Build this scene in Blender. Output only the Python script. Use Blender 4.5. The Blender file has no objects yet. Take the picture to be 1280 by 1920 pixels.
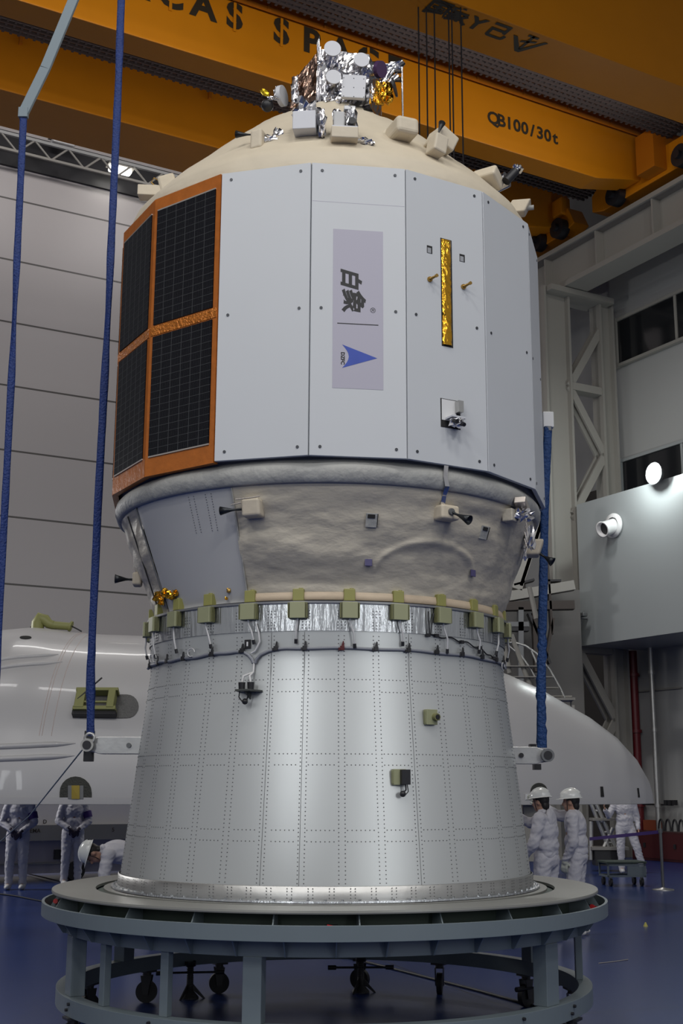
import bpy, math, random
from mathutils import Vector, Matrix, noise
random.seed(7)
sc = bpy.context.scene
COL = sc.collection
PI = math.pi
R_ = math.radians

# ------------------------------------------------------------------ camera, world, lights, exposure
FPX, PITCH, ROLL, PX, H = 2335.3, 0.2154, -0.0025, 662.1, 1.72
AX, AY = -0.1924, 9.5                      # the spacecraft stack's vertical axis
TH = R_(29.7)                              # the hall is turned this far against the view
fw = Vector((0, math.cos(PITCH), math.sin(PITCH))); rt0 = Vector((1, 0, 0)); up0 = rt0.cross(fw)
RT = rt0*math.cos(ROLL) - up0*math.sin(ROLL); UP = up0*math.cos(ROLL) + rt0*math.sin(ROLL)
cd = bpy.data.cameras.new('camera'); cam = bpy.data.objects.new('camera', cd); COL.objects.link(cam)
cam.matrix_world = Matrix(((RT.x, UP.x, -fw.x, 0), (RT.y, UP.y, -fw.y, 0), (RT.z, UP.z, -fw.z, H), (0, 0, 0, 1)))
cd.sensor_fit = 'VERTICAL'; cd.sensor_height = 36; cd.lens = FPX/1920*36
cd.shift_x = -(PX-640)/1920; cd.clip_end = 200
sc.camera = cam
sc.view_settings.view_transform = 'Standard'; sc.view_settings.look = 'None'
sc.view_settings.gamma = 1; sc.view_settings.exposure = 0.0
sc.view_settings.use_curve_mapping = False
sc.cycles.caustics_reflective = False

w = bpy.data.worlds.new('hall_air'); sc.world = w; w.use_nodes = True
nt = w.node_tree; bg = nt.nodes['Background']
tc = nt.nodes.new('ShaderNodeTexCoord'); sx = nt.nodes.new('ShaderNodeSeparateXYZ'); rp = nt.nodes.new('ShaderNodeValToRGB')
nt.links.new(tc.outputs['Generated'], sx.inputs[0]); nt.links.new(sx.outputs['Z'], rp.inputs['Fac'])
rp.color_ramp.elements[0].position = 0.0; rp.color_ramp.elements[0].color = (0.05, 0.06, 0.09, 1)
rp.color_ramp.elements[1].position = 0.6; rp.color_ramp.elements[1].color = (0.30, 0.30, 0.31, 1)
e = rp.color_ramp.elements.new(0.02); e.color = (0.40, 0.41, 0.43, 1)
e = rp.color_ramp.elements.new(0.25); e.color = (0.44, 0.44, 0.45, 1)
nt.links.new(rp.outputs['Color'], bg.inputs['Color']); bg.inputs['Strength'].default_value = 0.60

def area(name, loc, size, power, aim, col=(1, 1, 1), sy=None):
    l = bpy.data.lights.new(name, 'AREA'); l.energy = power; l.color = col
    l.shape = 'RECTANGLE'; l.size = size; l.size_y = sy or size
    o = bpy.data.objects.new(name, l); COL.objects.link(o); o.location = loc
    o.rotation_euler = (Vector(aim)-Vector(loc)).to_track_quat('-Z', 'Y').to_euler()
    return o
# high bay roof lamps of the hall, on our side of the cranes
for x in (-9, -3, 3, 9):
    area('roof_lamp', (x, 1.5, 15.5), 2.2, 250, (x*0.6, 9, 1.0), (1, 0.98, 0.95), 0.7)
    area('roof_lamp', (x, -5, 13.5), 2.2, 230, (x*0.4, 6, 0), (1, 0.98, 0.95), 0.7)
# lamps beyond the cranes, high at the far wall
for s_ in (2, 8, 14):
    p = Vector((math.cos(TH)*s_ - math.sin(TH)*32, math.sin(TH)*s_ + math.cos(TH)*32, 22.3))
    area('far_roof_lamp', p, 2.5, 150, p + Vector((-2.5, 5.5, -5)), (1, 0.95, 0.93), 0.8)
# unseen fill strips added behind the near girder, brightening the lettered girder
for s_ in (5.5, 14.5):
    p = Vector((math.cos(TH)*s_ - math.sin(TH)*18.3, math.sin(TH)*s_ + math.cos(TH)*18.3, 15.95))
    area('girder_fill', p, 8.0, 66, p + Vector((-0.495*2.5, 0.868*2.5, 0.5)), (1, 0.97, 0.92), 0.2)
p = Vector((math.cos(TH)*7 - math.sin(TH)*22.3, math.sin(TH)*7 + math.cos(TH)*22.3, 15.9))
area('girder_fill', p, 12.0, 24, p + Vector((-0.495*2.5, 0.868*2.5, 0.3)), (1, 0.92, 0.85), 0.2)  # another added fill strip, brightening the farther crane's girder face
# unseen tall lights added behind us, for adapter streaks and brighter right facets
area('tall_fill', (-4.6, -5.2, 6.6), 0.8, 150, (AX, AY, 3.6), (0.95, 0.98, 1.0), 5)
area('tall_fill', (10.5, -8.0, 6.0), 1.2, 240, (AX, AY, 2.6), (0.95, 0.98, 1.0), 8)
# unseen side and rear fills added to brighten workers, trailer and floor
area('side_fill', (-12, 21.5, 6), 2.0, 420, (-5, 22.5, 1), (1, 0.98, 0.96), 1.0)
area('rear_fill', (3, 24.5, 13), 2.0, 330, (4, 23, 0), (1, 0.98, 0.96), 1.0)
area('roof_lamp', (-7.2, 14.8, 15.3), 3.5, 110, (-7.2, 15.5, 0), (1, 0.98, 0.96), 0.5)
area('roof_lamp', (-6.5, 24.6, 15.3), 3.5, 110, (-6.5, 24, 0), (1, 0.98, 0.96), 0.5)

# ------------------------------------------------------------------ helpers
def ray(u, v): return fw + RT*((u-PX)/FPX) - UP*((v-960)/FPX)
C0 = Vector((0, 0, H))
def atY(u, v, Y): r = ray(u, v); return C0 + r*(Y/r.y)
def atZ(u, v, Z): r = ray(u, v); return C0 + r*((Z-H)/r.z)
EV = Vector((math.cos(TH), math.sin(TH), 0)); DV = Vector((-math.sin(TH), math.cos(TH), 0)); ZV = Vector((0, 0, 1))
def W(s, q, z): return EV*s + DV*q + ZV*z
def atS(u, v, s): r = ray(u, v); p = C0 + r*(s/r.dot(EV)); return p.dot(DV), p.z
def P(a, R, z): a = R_(a); return Vector((AX + R*math.sin(a), AY - R*math.cos(a), z))
def NT(a): a = R_(a); return Vector((math.sin(a), -math.cos(a), 0)), Vector((math.cos(a), math.sin(a), 0))

MATS = {}
def mat(name, col, rough=0.5, metal=0.0, bump=0.0, scale=20.0, var=0.0, vscale=None, stretch=(1, 1, 1), emit=None, coat=0.0, aniso=0.0, detail=4, spec=0.5, alpha=1.0):
    if name in MATS: return MATS[name]
    m = bpy.data.materials.new(name); m.use_nodes = True; n = m.node_tree; b = n.nodes['Principled BSDF']
    b.inputs['Base Color'].default_value = (*col, 1); b.inputs['Roughness'].default_value = rough
    b.inputs['Metallic'].default_value = metal; b.inputs['Coat Weight'].default_value = coat
    b.inputs['Specular IOR Level'].default_value = spec; b.inputs['Anisotropic'].default_value = aniso
    b.inputs['Alpha'].default_value = alpha
    if aniso:
        tg = n.nodes.new('ShaderNodeTangent'); tg.direction_type = 'RADIAL'; tg.axis = 'Z'; n.links.new(tg.outputs[0], b.inputs['Tangent'])
    if emit: b.inputs['Emission Color'].default_value = (*emit[0], 1); b.inputs['Emission Strength'].default_value = emit[1]
    t = n.nodes.new('ShaderNodeTexCoord'); mp = n.nodes.new('ShaderNodeMapping'); mp.inputs['Scale'].default_value = stretch
    n.links.new(t.outputs['Object'], mp.inputs[0])
    if bump > 0:
        nz = n.nodes.new('ShaderNodeTexNoise'); nz.inputs['Scale'].default_value = scale; nz.inputs['Detail'].default_value = detail
        bp = n.nodes.new('ShaderNodeBump'); bp.inputs['Strength'].default_value = bump; bp.inputs['Distance'].default_value = 0.02
        n.links.new(mp.outputs[0], nz.inputs['Vector']); n.links.new(nz.outputs['Fac'], bp.inputs['Height']); n.links.new(bp.outputs[0], b.inputs['Normal'])
    if var > 0:
        nz = n.nodes.new('ShaderNodeTexNoise'); nz.inputs['Scale'].default_value = vscale or scale; nz.inputs['Detail'].default_value = 5
        n.links.new(mp.outputs[0], nz.inputs['Vector'])
        mx = n.nodes.new('ShaderNodeMix'); mx.data_type = 'RGBA'
        mx.inputs['A'].default_value = (*[c*(1-var) for c in col], 1); mx.inputs['B'].default_value = (*[min(1, c*(1+var)) for c in col], 1)
        n.links.new(nz.outputs['Fac'], mx.inputs['Factor']); n.links.new(mx.outputs['Result'], b.inputs['Base Color'])
    MATS[name] = m; return m

M_panel = mat('panel_white', (0.585, 0.605, 0.625), 0.42, 0, var=0.02, vscale=3)
M_dark = mat('black_plastic', (0.015, 0.015, 0.018), 0.45)
M_gap = mat('dark_gap', (0.02, 0.02, 0.02), 0.9)
M_kapton = mat('orange_kapton', (0.50, 0.145, 0.02), 0.38, 0.15, bump=0.25, scale=18, var=0.25, vscale=12)
M_kapton2 = mat('orange_kapton_strip', (0.62, 0.2, 0.03), 0.25, 0.4, bump=0.9, scale=45, var=0.45, vscale=40)
M_cell = mat('solar_cell', (0.007, 0.007, 0.010), 0.35, 0, spec=0.08)
M_cellline = mat('cell_line', (0.10, 0.105, 0.11), 0.4, 0.5)
M_edge = mat('silver_edge', (0.55, 0.5, 0.45), 0.4, 0.6)
M_blanket = mat('cream_blanket', (0.62, 0.545, 0.42), 0.62, 0, bump=0.5, scale=5, var=0.06, vscale=8)
M_blanket2 = mat('lower_blanket', (0.52, 0.475, 0.39), 0.5, 0, bump=0.85, scale=4.5, var=0.08, vscale=3, stretch=(1, 1, 2.0))
M_warm = mat('bare_film', (0.60, 0.48, 0.34), 0.5, 0, bump=0.3, scale=9)
M_collar = mat('collar_cloth', (0.38, 0.38, 0.36), 0.55, 0, bump=0.9, scale=9, var=0.12, vscale=6)
M_patch = mat('bare_panel', (0.52, 0.52, 0.515), 0.5, 0)
M_cone = mat('silver_paint', (0.66, 0.68, 0.675), 0.33, 0.7, bump=0.04, scale=3, var=0.035, vscale=2.5, stretch=(1, 1, 0.4), aniso=0.75)
M_alu = mat('bare_aluminium', (0.60, 0.62, 0.64), 0.25, 1.0, bump=0.45, scale=30, stretch=(1, 1, 0.12), aniso=0.6)
M_alu2 = mat('dull_aluminium', (0.50, 0.50, 0.49), 0.40, 0.9, bump=0.08, scale=12, var=0.08)
M_rivet = mat('rivet_grey', (0.17, 0.175, 0.18), 0.5, 0.6)
M_screw = mat('dark_screw', (0.07, 0.075, 0.085), 0.4, 0.5)
M_green = mat('primer_green', (0.33, 0.34, 0.20), 0.5, 0.1)
M_greend = mat('primer_green_ribbed', (0.20, 0.20, 0.09), 0.5, 0.1)
M_foil = mat('silver_foil', (0.78, 0.77, 0.79), 0.16, 1.0)
M_foilb = mat('brown_foil', (0.20, 0.13, 0.10), 0.2, 0.9, bump=0.6, scale=6)
M_gold = mat('gold_foil', (0.80, 0.42, 0.04), 0.17, 1.0, bump=0.8, scale=16, stretch=(1, 1, 0.6))
M_white = mat('white_paint', (0.72, 0.72, 0.72), 0.4)
M_disc = mat('grey_white_disc', (0.60, 0.61, 0.65), 0.45)
M_purple = mat('purple_lens', (0.10, 0.05, 0.13), 0.2, 0.3)
M_nozzle = mat('nozzle_black', (0.03, 0.033, 0.037), 0.35, 0.6)
M_brass = mat('brass', (0.45, 0.28, 0.08), 0.35, 0.9)
M_cable = mat('grey_cable', (0.22, 0.23, 0.26), 0.5)
M_cablew = mat('white_cable', (0.58, 0.58, 0.58), 0.5)
M_decal = mat('sticker_grey', (0.44, 0.425, 0.50), 0.45)
M_ink = mat('black_ink', (0.012, 0.012, 0.014), 0.5)
M_blueink = mat('blue_ink', (0.035, 0.075, 0.40), 0.45, var=0.25, vscale=6)
M_orange = mat('crane_orange', (0.58, 0.205, 0.006), 0.35, 0, var=0.06, vscale=2, coat=0.05, spec=0.35)
M_orange_d = mat('crane_orange_rail', (0.42, 0.13, 0.006), 0.4)
M_stencil = mat('stencil_black', (0.03, 0.022, 0.012), 0.5)
M_grate = mat('walkway_mesh', (0.05, 0.036, 0.034), 0.7)
M_wall = mat('wall_panel_grey', (0.34, 0.345, 0.34), 0.5, 0, var=0.03, vscale=0.4)
M_steel = mat('column_grey', (0.28, 0.27, 0.245), 0.5, 0, var=0.04, vscale=1)
M_mezz = mat('mezzanine_grey', (0.29, 0.31, 0.315), 0.4, 0, var=0.03, vscale=0.5)
M_glassd = mat('dark_glass', (0.012, 0.013, 0.015), 0.12)
M_stand = mat('stand_blue_grey', (0.15, 0.185, 0.205), 0.42, 0, var=0.05, vscale=4)
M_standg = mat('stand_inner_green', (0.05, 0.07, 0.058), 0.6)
M_plate = mat('plate_beige', (0.27, 0.27, 0.25), 0.38, 0.25, var=0.06, vscale=3)
M_red = mat('red_plastic', (0.50, 0.015, 0.02), 0.4)
M_redp = mat('red_pipe_paint', (0.12, 0.008, 0.013), 0.4)
M_blue = mat('blue_sling', (0.007, 0.030, 0.16), 0.6, bump=0.7, scale=60, var=0.3, vscale=25)
M_blue2 = mat('blue_sling_loop', (0.007, 0.045, 0.165), 0.65, bump=0.9, scale=45, var=0.35, vscale=25)
M_strap = mat('grey_strap', (0.20, 0.25, 0.28), 0.6)
M_fair = mat('fairing_white', (0.50, 0.495, 0.50), 0.3, 0, coat=0.2, var=0.015, vscale=1)
M_hole = mat('hatch_dark', (0.05, 0.052, 0.045), 0.6, 0.2, bump=0.6, scale=60)
M_oval = mat('hatch_ring_grey', (0.12, 0.12, 0.12), 0.45, 0.4, var=0.5, vscale=60)
M_yg = mat('yellow_green_fitting', (0.25, 0.255, 0.09), 0.5)
M_cloth = mat('white_coverall', (0.56, 0.555, 0.60), 0.75, 0, bump=0.25, scale=25, detail=2)
M_skin = mat('skin', (0.42, 0.24, 0.17), 0.5)
M_hair = mat('black_hair', (0.012, 0.01, 0.01), 0.5)
M_hat = mat('white_hard_hat', (0.74, 0.76, 0.74), 0.25, coat=0.4)
M_armb = mat('purple_band', (0.05, 0.02, 0.16), 0.6)
M_shoe = mat('white_shoe', (0.6, 0.6, 0.6), 0.5)
M_lit = mat('lit_lamp', (1, 1, 1), 0.5, emit=((1, 0.97, 0.9), 7))
M_flood = mat('lit_floodlight', (1, 1, 1), 0.5, emit=((0.92, 1, 0.98), 40))
M_rubber = mat('black_rubber', (0.012, 0.012, 0.014), 0.6)
M_brown = mat('brown_machinery', (0.045, 0.035, 0.03), 0.6)
M_trail = mat('trailer_white', (0.82, 0.80, 0.80), 0.45)
M_trailg = mat('trailer_grey', (0.22, 0.22, 0.215), 0.5)

class MB:
    def __init__(s): s.v = []; s.f = []; s.m = []; s.s = []
    def add(s, vs, fs, mi=0, sm=False):
        n = len(s.v); s.v += [Vector(p) for p in vs]
        for f in fs: s.f.append(tuple(i+n for i in f)); s.m.append(mi); s.s.append(sm)
        return s
    def box(s, c, size, ax=None, mi=0):
        ax = ax or (Vector((1, 0, 0)), Vector((0, 1, 0)), ZV); c = Vector(c)
        a, b, d = [Vector(ax[i])*(size[i]/2) for i in range(3)]
        vs = [c + a*i + b*j + d*k for k in (-1, 1) for j in (-1, 1) for i in (-1, 1)]
        return s.add(vs, [(0, 2, 3, 1), (4, 5, 7, 6), (0, 1, 5, 4), (2, 6, 7, 3), (0, 4, 6, 2), (1, 3, 7, 5)], mi)
    def wbox(s, s0, s1, q0, q1, z0, z1, mi=0):
        return s.box(W((s0+s1)/2, (q0+q1)/2, (z0+z1)/2), (abs(s1-s0), abs(q1-q0), abs(z1-z0)), (EV, DV, ZV), mi)
    def cyl(s, p0, p1, r0, r1=None, n=16, mi=0, caps=True, sm=True):
        p0 = Vector(p0); p1 = Vector(p1); r1 = r0 if r1 is None else r1
        d = (p1-p0).normalized(); a = d.orthogonal().normalized(); b = d.cross(a)
        vs = []
        for p, r in ((p0, r0), (p1, r1)):
            for i in range(n): t = 2*PI*i/n; vs.append(p + a*(r*math.cos(t)) + b*(r*math.sin(t)))
        s.add(vs, [(i, (i+1) % n, n+(i+1) % n, n+i) for i in range(n)], mi, sm)
        if caps: s.add(vs, [tuple(range(n))[::-1], tuple(range(n, 2*n))], mi, False)
        return s
    def lathe(s, prof, n=96, a0=0, a1=360, mi=0, sm=True, c=None, axis=None, fn=None):
        # prof of (R, z) about the stack axis (or about c + axis)
        full = abs(a1-a0) >= 360; cols = n if full else n+1; vs = []
        if c is not None:
            c = Vector(c); d = Vector(axis).normalized(); A = d.orthogonal().normalized(); B = d.cross(A)
        for j, (R, z) in enumerate(prof):
            for i in range(cols):
                a = a0 + (a1-a0)*i/n
                if c is None:
                    p = P(a, R, z)
                    if fn: dr = fn(a, z); p = P(a, R+dr, z)
                else: p = c + d*z + A*(R*math.cos(R_(a))) + B*(R*math.sin(R_(a)))
                vs.append(p)
        fs = []
        for j in range(len(prof)-1):
            for i in range(n):
                i2 = (i+1) % cols if full else i+1
                fs.append((j*cols+i, j*cols+i2, (j+1)*cols+i2, (j+1)*cols+i))
        return s.add(vs, fs, mi, sm)
    def tube(s, pts, r, n=8, mi=0):
        pts = [Vector(p) for p in pts]; vs = []; prev = None; N = len(pts)
        for i, p in enumerate(pts):
            d = (pts[min(i+1, N-1)]-pts[max(i-1, 0)]).normalized()
            if prev is None: a = d.orthogonal().normalized()
            else:
                a = prev - d*prev.dot(d); a.normalize()
            prev = a; b = d.cross(a); rr = r[i] if isinstance(r, (list, tuple)) else r
            for k in range(n): t = 2*PI*k/n; vs.append(p + a*(rr*math.cos(t)) + b*(rr*math.sin(t)))
        fs = [(i*n+k, i*n+(k+1) % n, (i+1)*n+(k+1) % n, (i+1)*n+k) for i in range(N-1) for k in range(n)]
        s.add(vs, fs, mi, True); s.add(vs, [tuple(range(n))[::-1], tuple(range((N-1)*n, N*n))], mi)
        return s
    def ball(s, c, r, mi=0, n=16, m=10, ax=None, zmin=-1, sm=True):
        c = Vector(c); r = (r, r, r) if not isinstance(r, (tuple, list)) else r
        ax = ax or (Vector((1, 0, 0)), Vector((0, 1, 0)), ZV); vs = []
        t0 = math.asin(zmin)
        for j in range(m+1):
            ph = t0 + (PI/2-t0)*j/m
            for i in range(n):
                t = 2*PI*i/n
                vs.append(c + ax[0]*(r[0]*math.cos(ph)*math.cos(t)) + ax[1]*(r[1]*math.cos(ph)*math.sin(t)) + ax[2]*(r[2]*math.sin(ph)))
        return s.add(vs, [(j*n+i, j*n+(i+1) % n, (j+1)*n+(i+1) % n, (j+1)*n+i) for j in range(m) for i in range(n)], mi, sm)
    def prism(s, pts, o, a, b, nrm, t, mi=0):
        # polygon pts in (a,b) plane at o, thickness t along nrm
        o = Vector(o); n = len(pts); vs = [o + a*x + b*y for x, y in pts] + [o + a*x + b*y + nrm*t for x, y in pts]
        s.add(vs, [tuple(range(n))[::-1], tuple(range(n, 2*n))] + [(i, (i+1) % n, n+(i+1) % n, n+i) for i in range(n)], mi)
        return s
    def rivet(s, p, n, r=0.0045, mi=1, k=6):
        a = n.orthogonal().normalized(); b = n.cross(a)
        vs = [p + n*0.0005 + a*(r*math.cos(2*PI*i/k)) + b*(r*math.sin(2*PI*i/k)) for i in range(k)] + [p + n*0.003]
        return s.add(vs, [(i, (i+1) % k, k) for i in range(k)], mi)
    def crumple(s, c, size, amp=0.25, sub=5, mi=0, seed=0, ax=None):
        # a crinkled lump of foil: a noisy ellipsoid with flat facets
        c = Vector(c); ax = ax or (Vector((1, 0, 0)), Vector((0, 1, 0)), ZV); n = sub*4; m = sub*2; vs = []
        for j in range(m+1):
            ph = -PI/2 + PI*j/m
            for i in range(n):
                t = 2*PI*i/n; d = Vector((math.cos(ph)*math.cos(t), math.cos(ph)*math.sin(t), math.sin(ph)))
                k = 1 + amp*1.6*noise.noise(d*2.3 + Vector((seed*7.1, 3, 1))) + amp*0.8*noise.noise(d*7 + Vector((seed*3.7, 9, 5)))
                # squarish lump
                q = (abs(d.x)**4+abs(d.y)**4+abs(d.z)**4)**-0.25; d = d*k*q
                vs.append(c + ax[0]*d.x*size[0]/2 + ax[1]*d.y*size[1]/2 + ax[2]*d.z*size[2]/2)
        return s.add(vs, [(j*n+i, j*n+(i+1) % n, (j+1)*n+(i+1) % n, (j+1)*n+i) for j in range(m) for i in range(n)], mi, False)
    def build(s, name, mats, parent=None, bevel=0, seg=2, label=None):
        mats = mats if isinstance(mats, (list, tuple)) else [mats]
        og = ORG.get(parent.name, Vector()) if parent else Vector()
        me = bpy.data.meshes.new(name); me.from_pydata([p-og for p in s.v], [], s.f)
        for m in mats: me.materials.append(m)
        me.polygons.foreach_set('material_index', s.m); me.polygons.foreach_set('use_smooth', s.s); me.validate(); me.update()
        o = bpy.data.objects.new(name, me); COL.objects.link(o)
        if parent: o.parent = parent; ORG[o.name] = og
        if bevel:
            bm = o.modifiers.new('bevel', 'BEVEL'); bm.width = bevel; bm.segments = seg; bm.limit_method = 'ANGLE'; bm.angle_limit = R_(50)
        if label: o['label'] = label
        return o
ORG = {}
def thing(name, loc, label, cat, group=None):
    o = bpy.data.objects.new(name, None); COL.objects.link(o); o.location = loc; o.empty_display_size = 0.2
    ORG[o.name] = Vector(loc); return tag(o, label, cat, group)
def tag(o, label, cat, group=None):
    o['label'] = label; o['category'] = cat
    if group: o['group'] = group
    return o
def struct(name, mb, m, label=None):
    o = mb.build(name, m); o['kind'] = 'structure'; o['label'] = label or name.replace('_', ' '); o['category'] = 'structure'; return o
def grp(mb): # recentre top-level meshes at their base
    return mb
def top(name, mb, m, label, cat, group=None, bevel=0):
    o = mb.build(name, m, None, bevel); c = Vector((sum(p.x for p in mb.v)/len(mb.v), sum(p.y for p in mb.v)/len(mb.v), min(p.z for p in mb.v)))
    o.data.transform(Matrix.Translation(-c)); o.location = c; return tag(o, label, cat, group)
def glyphs(mb, body, o, xdir, ydir, size, thick=0.002, bold=0.0, mi=0, nrm=None, shear=0, center=True):
    cu = bpy.data.curves.new('tmp', 'FONT'); cu.body = body; cu.size = size; cu.offset = bold; cu.resolution_u = 3; cu.shear = shear
    if center: cu.align_x = 'CENTER'; cu.align_y = 'CENTER'
    ob = bpy.data.objects.new('tmp', cu); COL.objects.link(ob); bpy.context.view_layer.update()
    me = ob.to_mesh(); n = nrm or Vector(xdir).cross(Vector(ydir)).normalized(); o = Vector(o)
    k = len(me.vertices); fs = [tuple(p.vertices) for p in me.polygons]
    vs = [o + xdir*v.co.x + ydir*v.co.y + n*thick for v in me.vertices]
    mb.add(vs, fs, mi); ob.to_mesh_clear(); bpy.data.objects.remove(ob); bpy.data.curves.remove(cu)
    return mb
def interp(x, xs, ys):
    if x <= xs[0]: return ys[0]
    for i in range(1, len(xs)):
        if x <= xs[i]: t = (x-xs[i-1])/(xs[i]-xs[i-1]); return ys[i-1] + t*(ys[i]-ys[i-1])
    return ys[-1]

# ------------------------------------------------------------------ the hall
b = MB(); b.add([(-60, -25, 0), (60, -25, 0), (60, 70, 0), (-60, 70, 0)], [(0, 1, 2, 3)])
Mf = mat('epoxy_floor', (0.017, 0.040, 0.165), 0.25, 0, bump=0.03, scale=2, var=0.15, vscale=0.7, coat=0.0, spec=0.4)
n = Mf.node_tree; pr = n.nodes['Principled BSDF']
tcn = n.nodes.new('ShaderNodeTexCoord'); mp = n.nodes.new('ShaderNodeMapping'); mp.inputs['Rotation'].default_value = (0, 0, -0.33)
br = n.nodes.new('ShaderNodeTexBrick'); br.inputs['Scale'].default_value = 0.22; br.inputs['Mortar Size'].default_value = 0.0022; br.offset = 0
br.inputs['Brick Width'].default_value = 1.0; br.inputs['Row Height'].default_value = 1.0
mx = n.nodes.new('ShaderNodeMix'); mx.data_type = 'RGBA'
src = pr.inputs['Base Color'].links[0].from_socket
n.links.new(tcn.outputs['Object'], mp.inputs[0]); n.links.new(mp.outputs[0], br.inputs['Vector']); n.links.new(br.outputs['Fac'], mx.inputs['Factor'])
n.links.new(src, mx.inputs['A']); mx.inputs['B'].default_value = (0.006, 0.008, 0.02, 1); n.links.new(mx.outputs['Result'], pr.inputs['Base Color'])
struct('floor', b, Mf, 'glossy dark blue epoxy floor')

# walls: back wall with thin horizontal joints
Mb = mat('back_wall_panel', (0.50, 0.475, 0.47), 0.42, 0, var=0.04, vscale=0.15)
n = Mb.node_tree; pr = n.nodes['Principled BSDF']; src = pr.inputs['Base Color'].links[0].from_socket
tcn = n.nodes.new('ShaderNodeTexCoord'); sp = n.nodes.new('ShaderNodeSeparateXYZ'); n.links.new(tcn.outputs['Object'], sp.inputs[0])
m1 = n.nodes.new('ShaderNodeMath'); m1.operation = 'MULTIPLY_ADD'; m1.inputs[1].default_value = 1/2.10; m1.inputs[2].default_value = 10.9-19.30/2.10+1
m2 = n.nodes.new('ShaderNodeMath'); m2.operation = 'FRACT'; m3 = n.nodes.new('ShaderNodeMath'); m3.operation = 'GREATER_THAN'; m3.inputs[1].default_value = 0.972
n.links.new(sp.outputs['Z'], m1.inputs[0]); n.links.new(m1.outputs[0], m2.inputs[0]); n.links.new(m2.outputs[0], m3.inputs[0])
m1.inputs[2].default_value = 0.985 - (20.29/2.10 - math.floor(20.29/2.10))
mx = n.nodes.new('ShaderNodeMix'); mx.data_type = 'RGBA'; n.links.new(m3.outputs[0], mx.inputs['Factor']); n.links.new(src, mx.inputs['A'])
mx.inputs['B'].default_value = (0.10, 0.095, 0.09, 1); n.links.new(mx.outputs['Result'], pr.inputs['Base Color'])
struct('wall_back', MB().wbox(-30, 22.3, 38, 38.3, 0, 24), Mb, 'light grey back wall of horizontal panels')
struct('ceiling', MB().wbox(-30, 23, -2, 38.3, 24, 24.3), mat('roof_dark', (0.16, 0.15, 0.15), 0.8), 'dark hall ceiling')
struct('wall_right', MB().wbox(22, 22.3, 4, 38, 0, 24), M_wall, 'pale grey right wall')

# mezzanine box hanging from the right wall
b = MB(); b.wbox(20, 22, 9, 23.75, 5.05, 5.25); b.wbox(20, 20.12, 9, 23.75, 5.25, 8.6); b.wbox(20.12, 22, 23.63, 23.75, 5.25, 8.6)
struct('wall_mezzanine', b, M_mezz, 'grey parapet box of the mezzanine on the right wall')
# windows on right wall
def window(k, u0, v0, v1, q0, lab):
    qa, za = atS(u0, v0, 21.99); _, zb = atS(u0, v1, 21.99)
    b = MB(); b.wbox(21.93, 21.97, q0, qa, zb, za)
    o = b.build('window_%d' % k, M_glassd); o['kind'] = 'structure'; o['label'] = lab; o['category'] = 'structure'
    ORG[o.name] = Vector()
    f = MB(); f.wbox(21.86, 21.98, qa-0.02, qa+0.10, zb-0.1, za+0.1); f.wbox(21.88, 21.98, q0, qa, za, za+0.08); f.wbox(21.86, 21.98, q0, qa, zb-0.08, zb)
    q = qa-2.2
    while q > q0: f.wbox(21.9, 21.98, q-0.04, q+0.04, zb, za); q -= 2.2
    f.build('window_frame', M_steel if k == 1 else M_mezz, o)
window(1, 1159, 605, 686, 12, 'upper strip window of dark glass on the right wall')
window(2, 1169, 868, 960, 12, 'dark strip window behind the mezzanine parapet')
# recess openings in wall
struct('door_1', MB().wbox(21.9, 21.99, 24.6, 27.5, 0, 9.5), mat('door_dark', (0.05, 0.045, 0.04), 0.8), 'dark tall opening in the right wall behind the columns')
struct('door_2', MB().wbox(21.9, 21.99, 28.5, 33.5, 0, 12), mat('door_dark2', (0.13, 0.12, 0.11), 0.8), 'wide recess beyond the columns')

# runway girder on the right wall with its stiffeners
t = thing('runway_girder', W(20.3, 20, 14.4), 'long pale grey crane runway girder along the right wall with stiffener plates', 'girder')
b = MB(); b.wbox(20.15, 20.2, 2, 38, 14.6, 15.5); b.build('web', M_steel, t)
b = MB(); b.wbox(19.85, 20.6, 2, 38, 15.5, 15.62); b.build('top_flange', M_steel, t)
b = MB(); b.wbox(19.85, 20.6, 2, 38, 14.42, 14.56); b.build('bottom_flange', M_steel, t)
q = 10.2
while q < 33: MB().wbox(19.9, 20.15, q, q+0.05, 14.56, 15.5).build('stiffener', M_steel, t); q += 2.05
MB().wbox(20.1, 20.25, 2, 38, 15.62, 15.78).build('crane_rail', M_dark, t)

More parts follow.
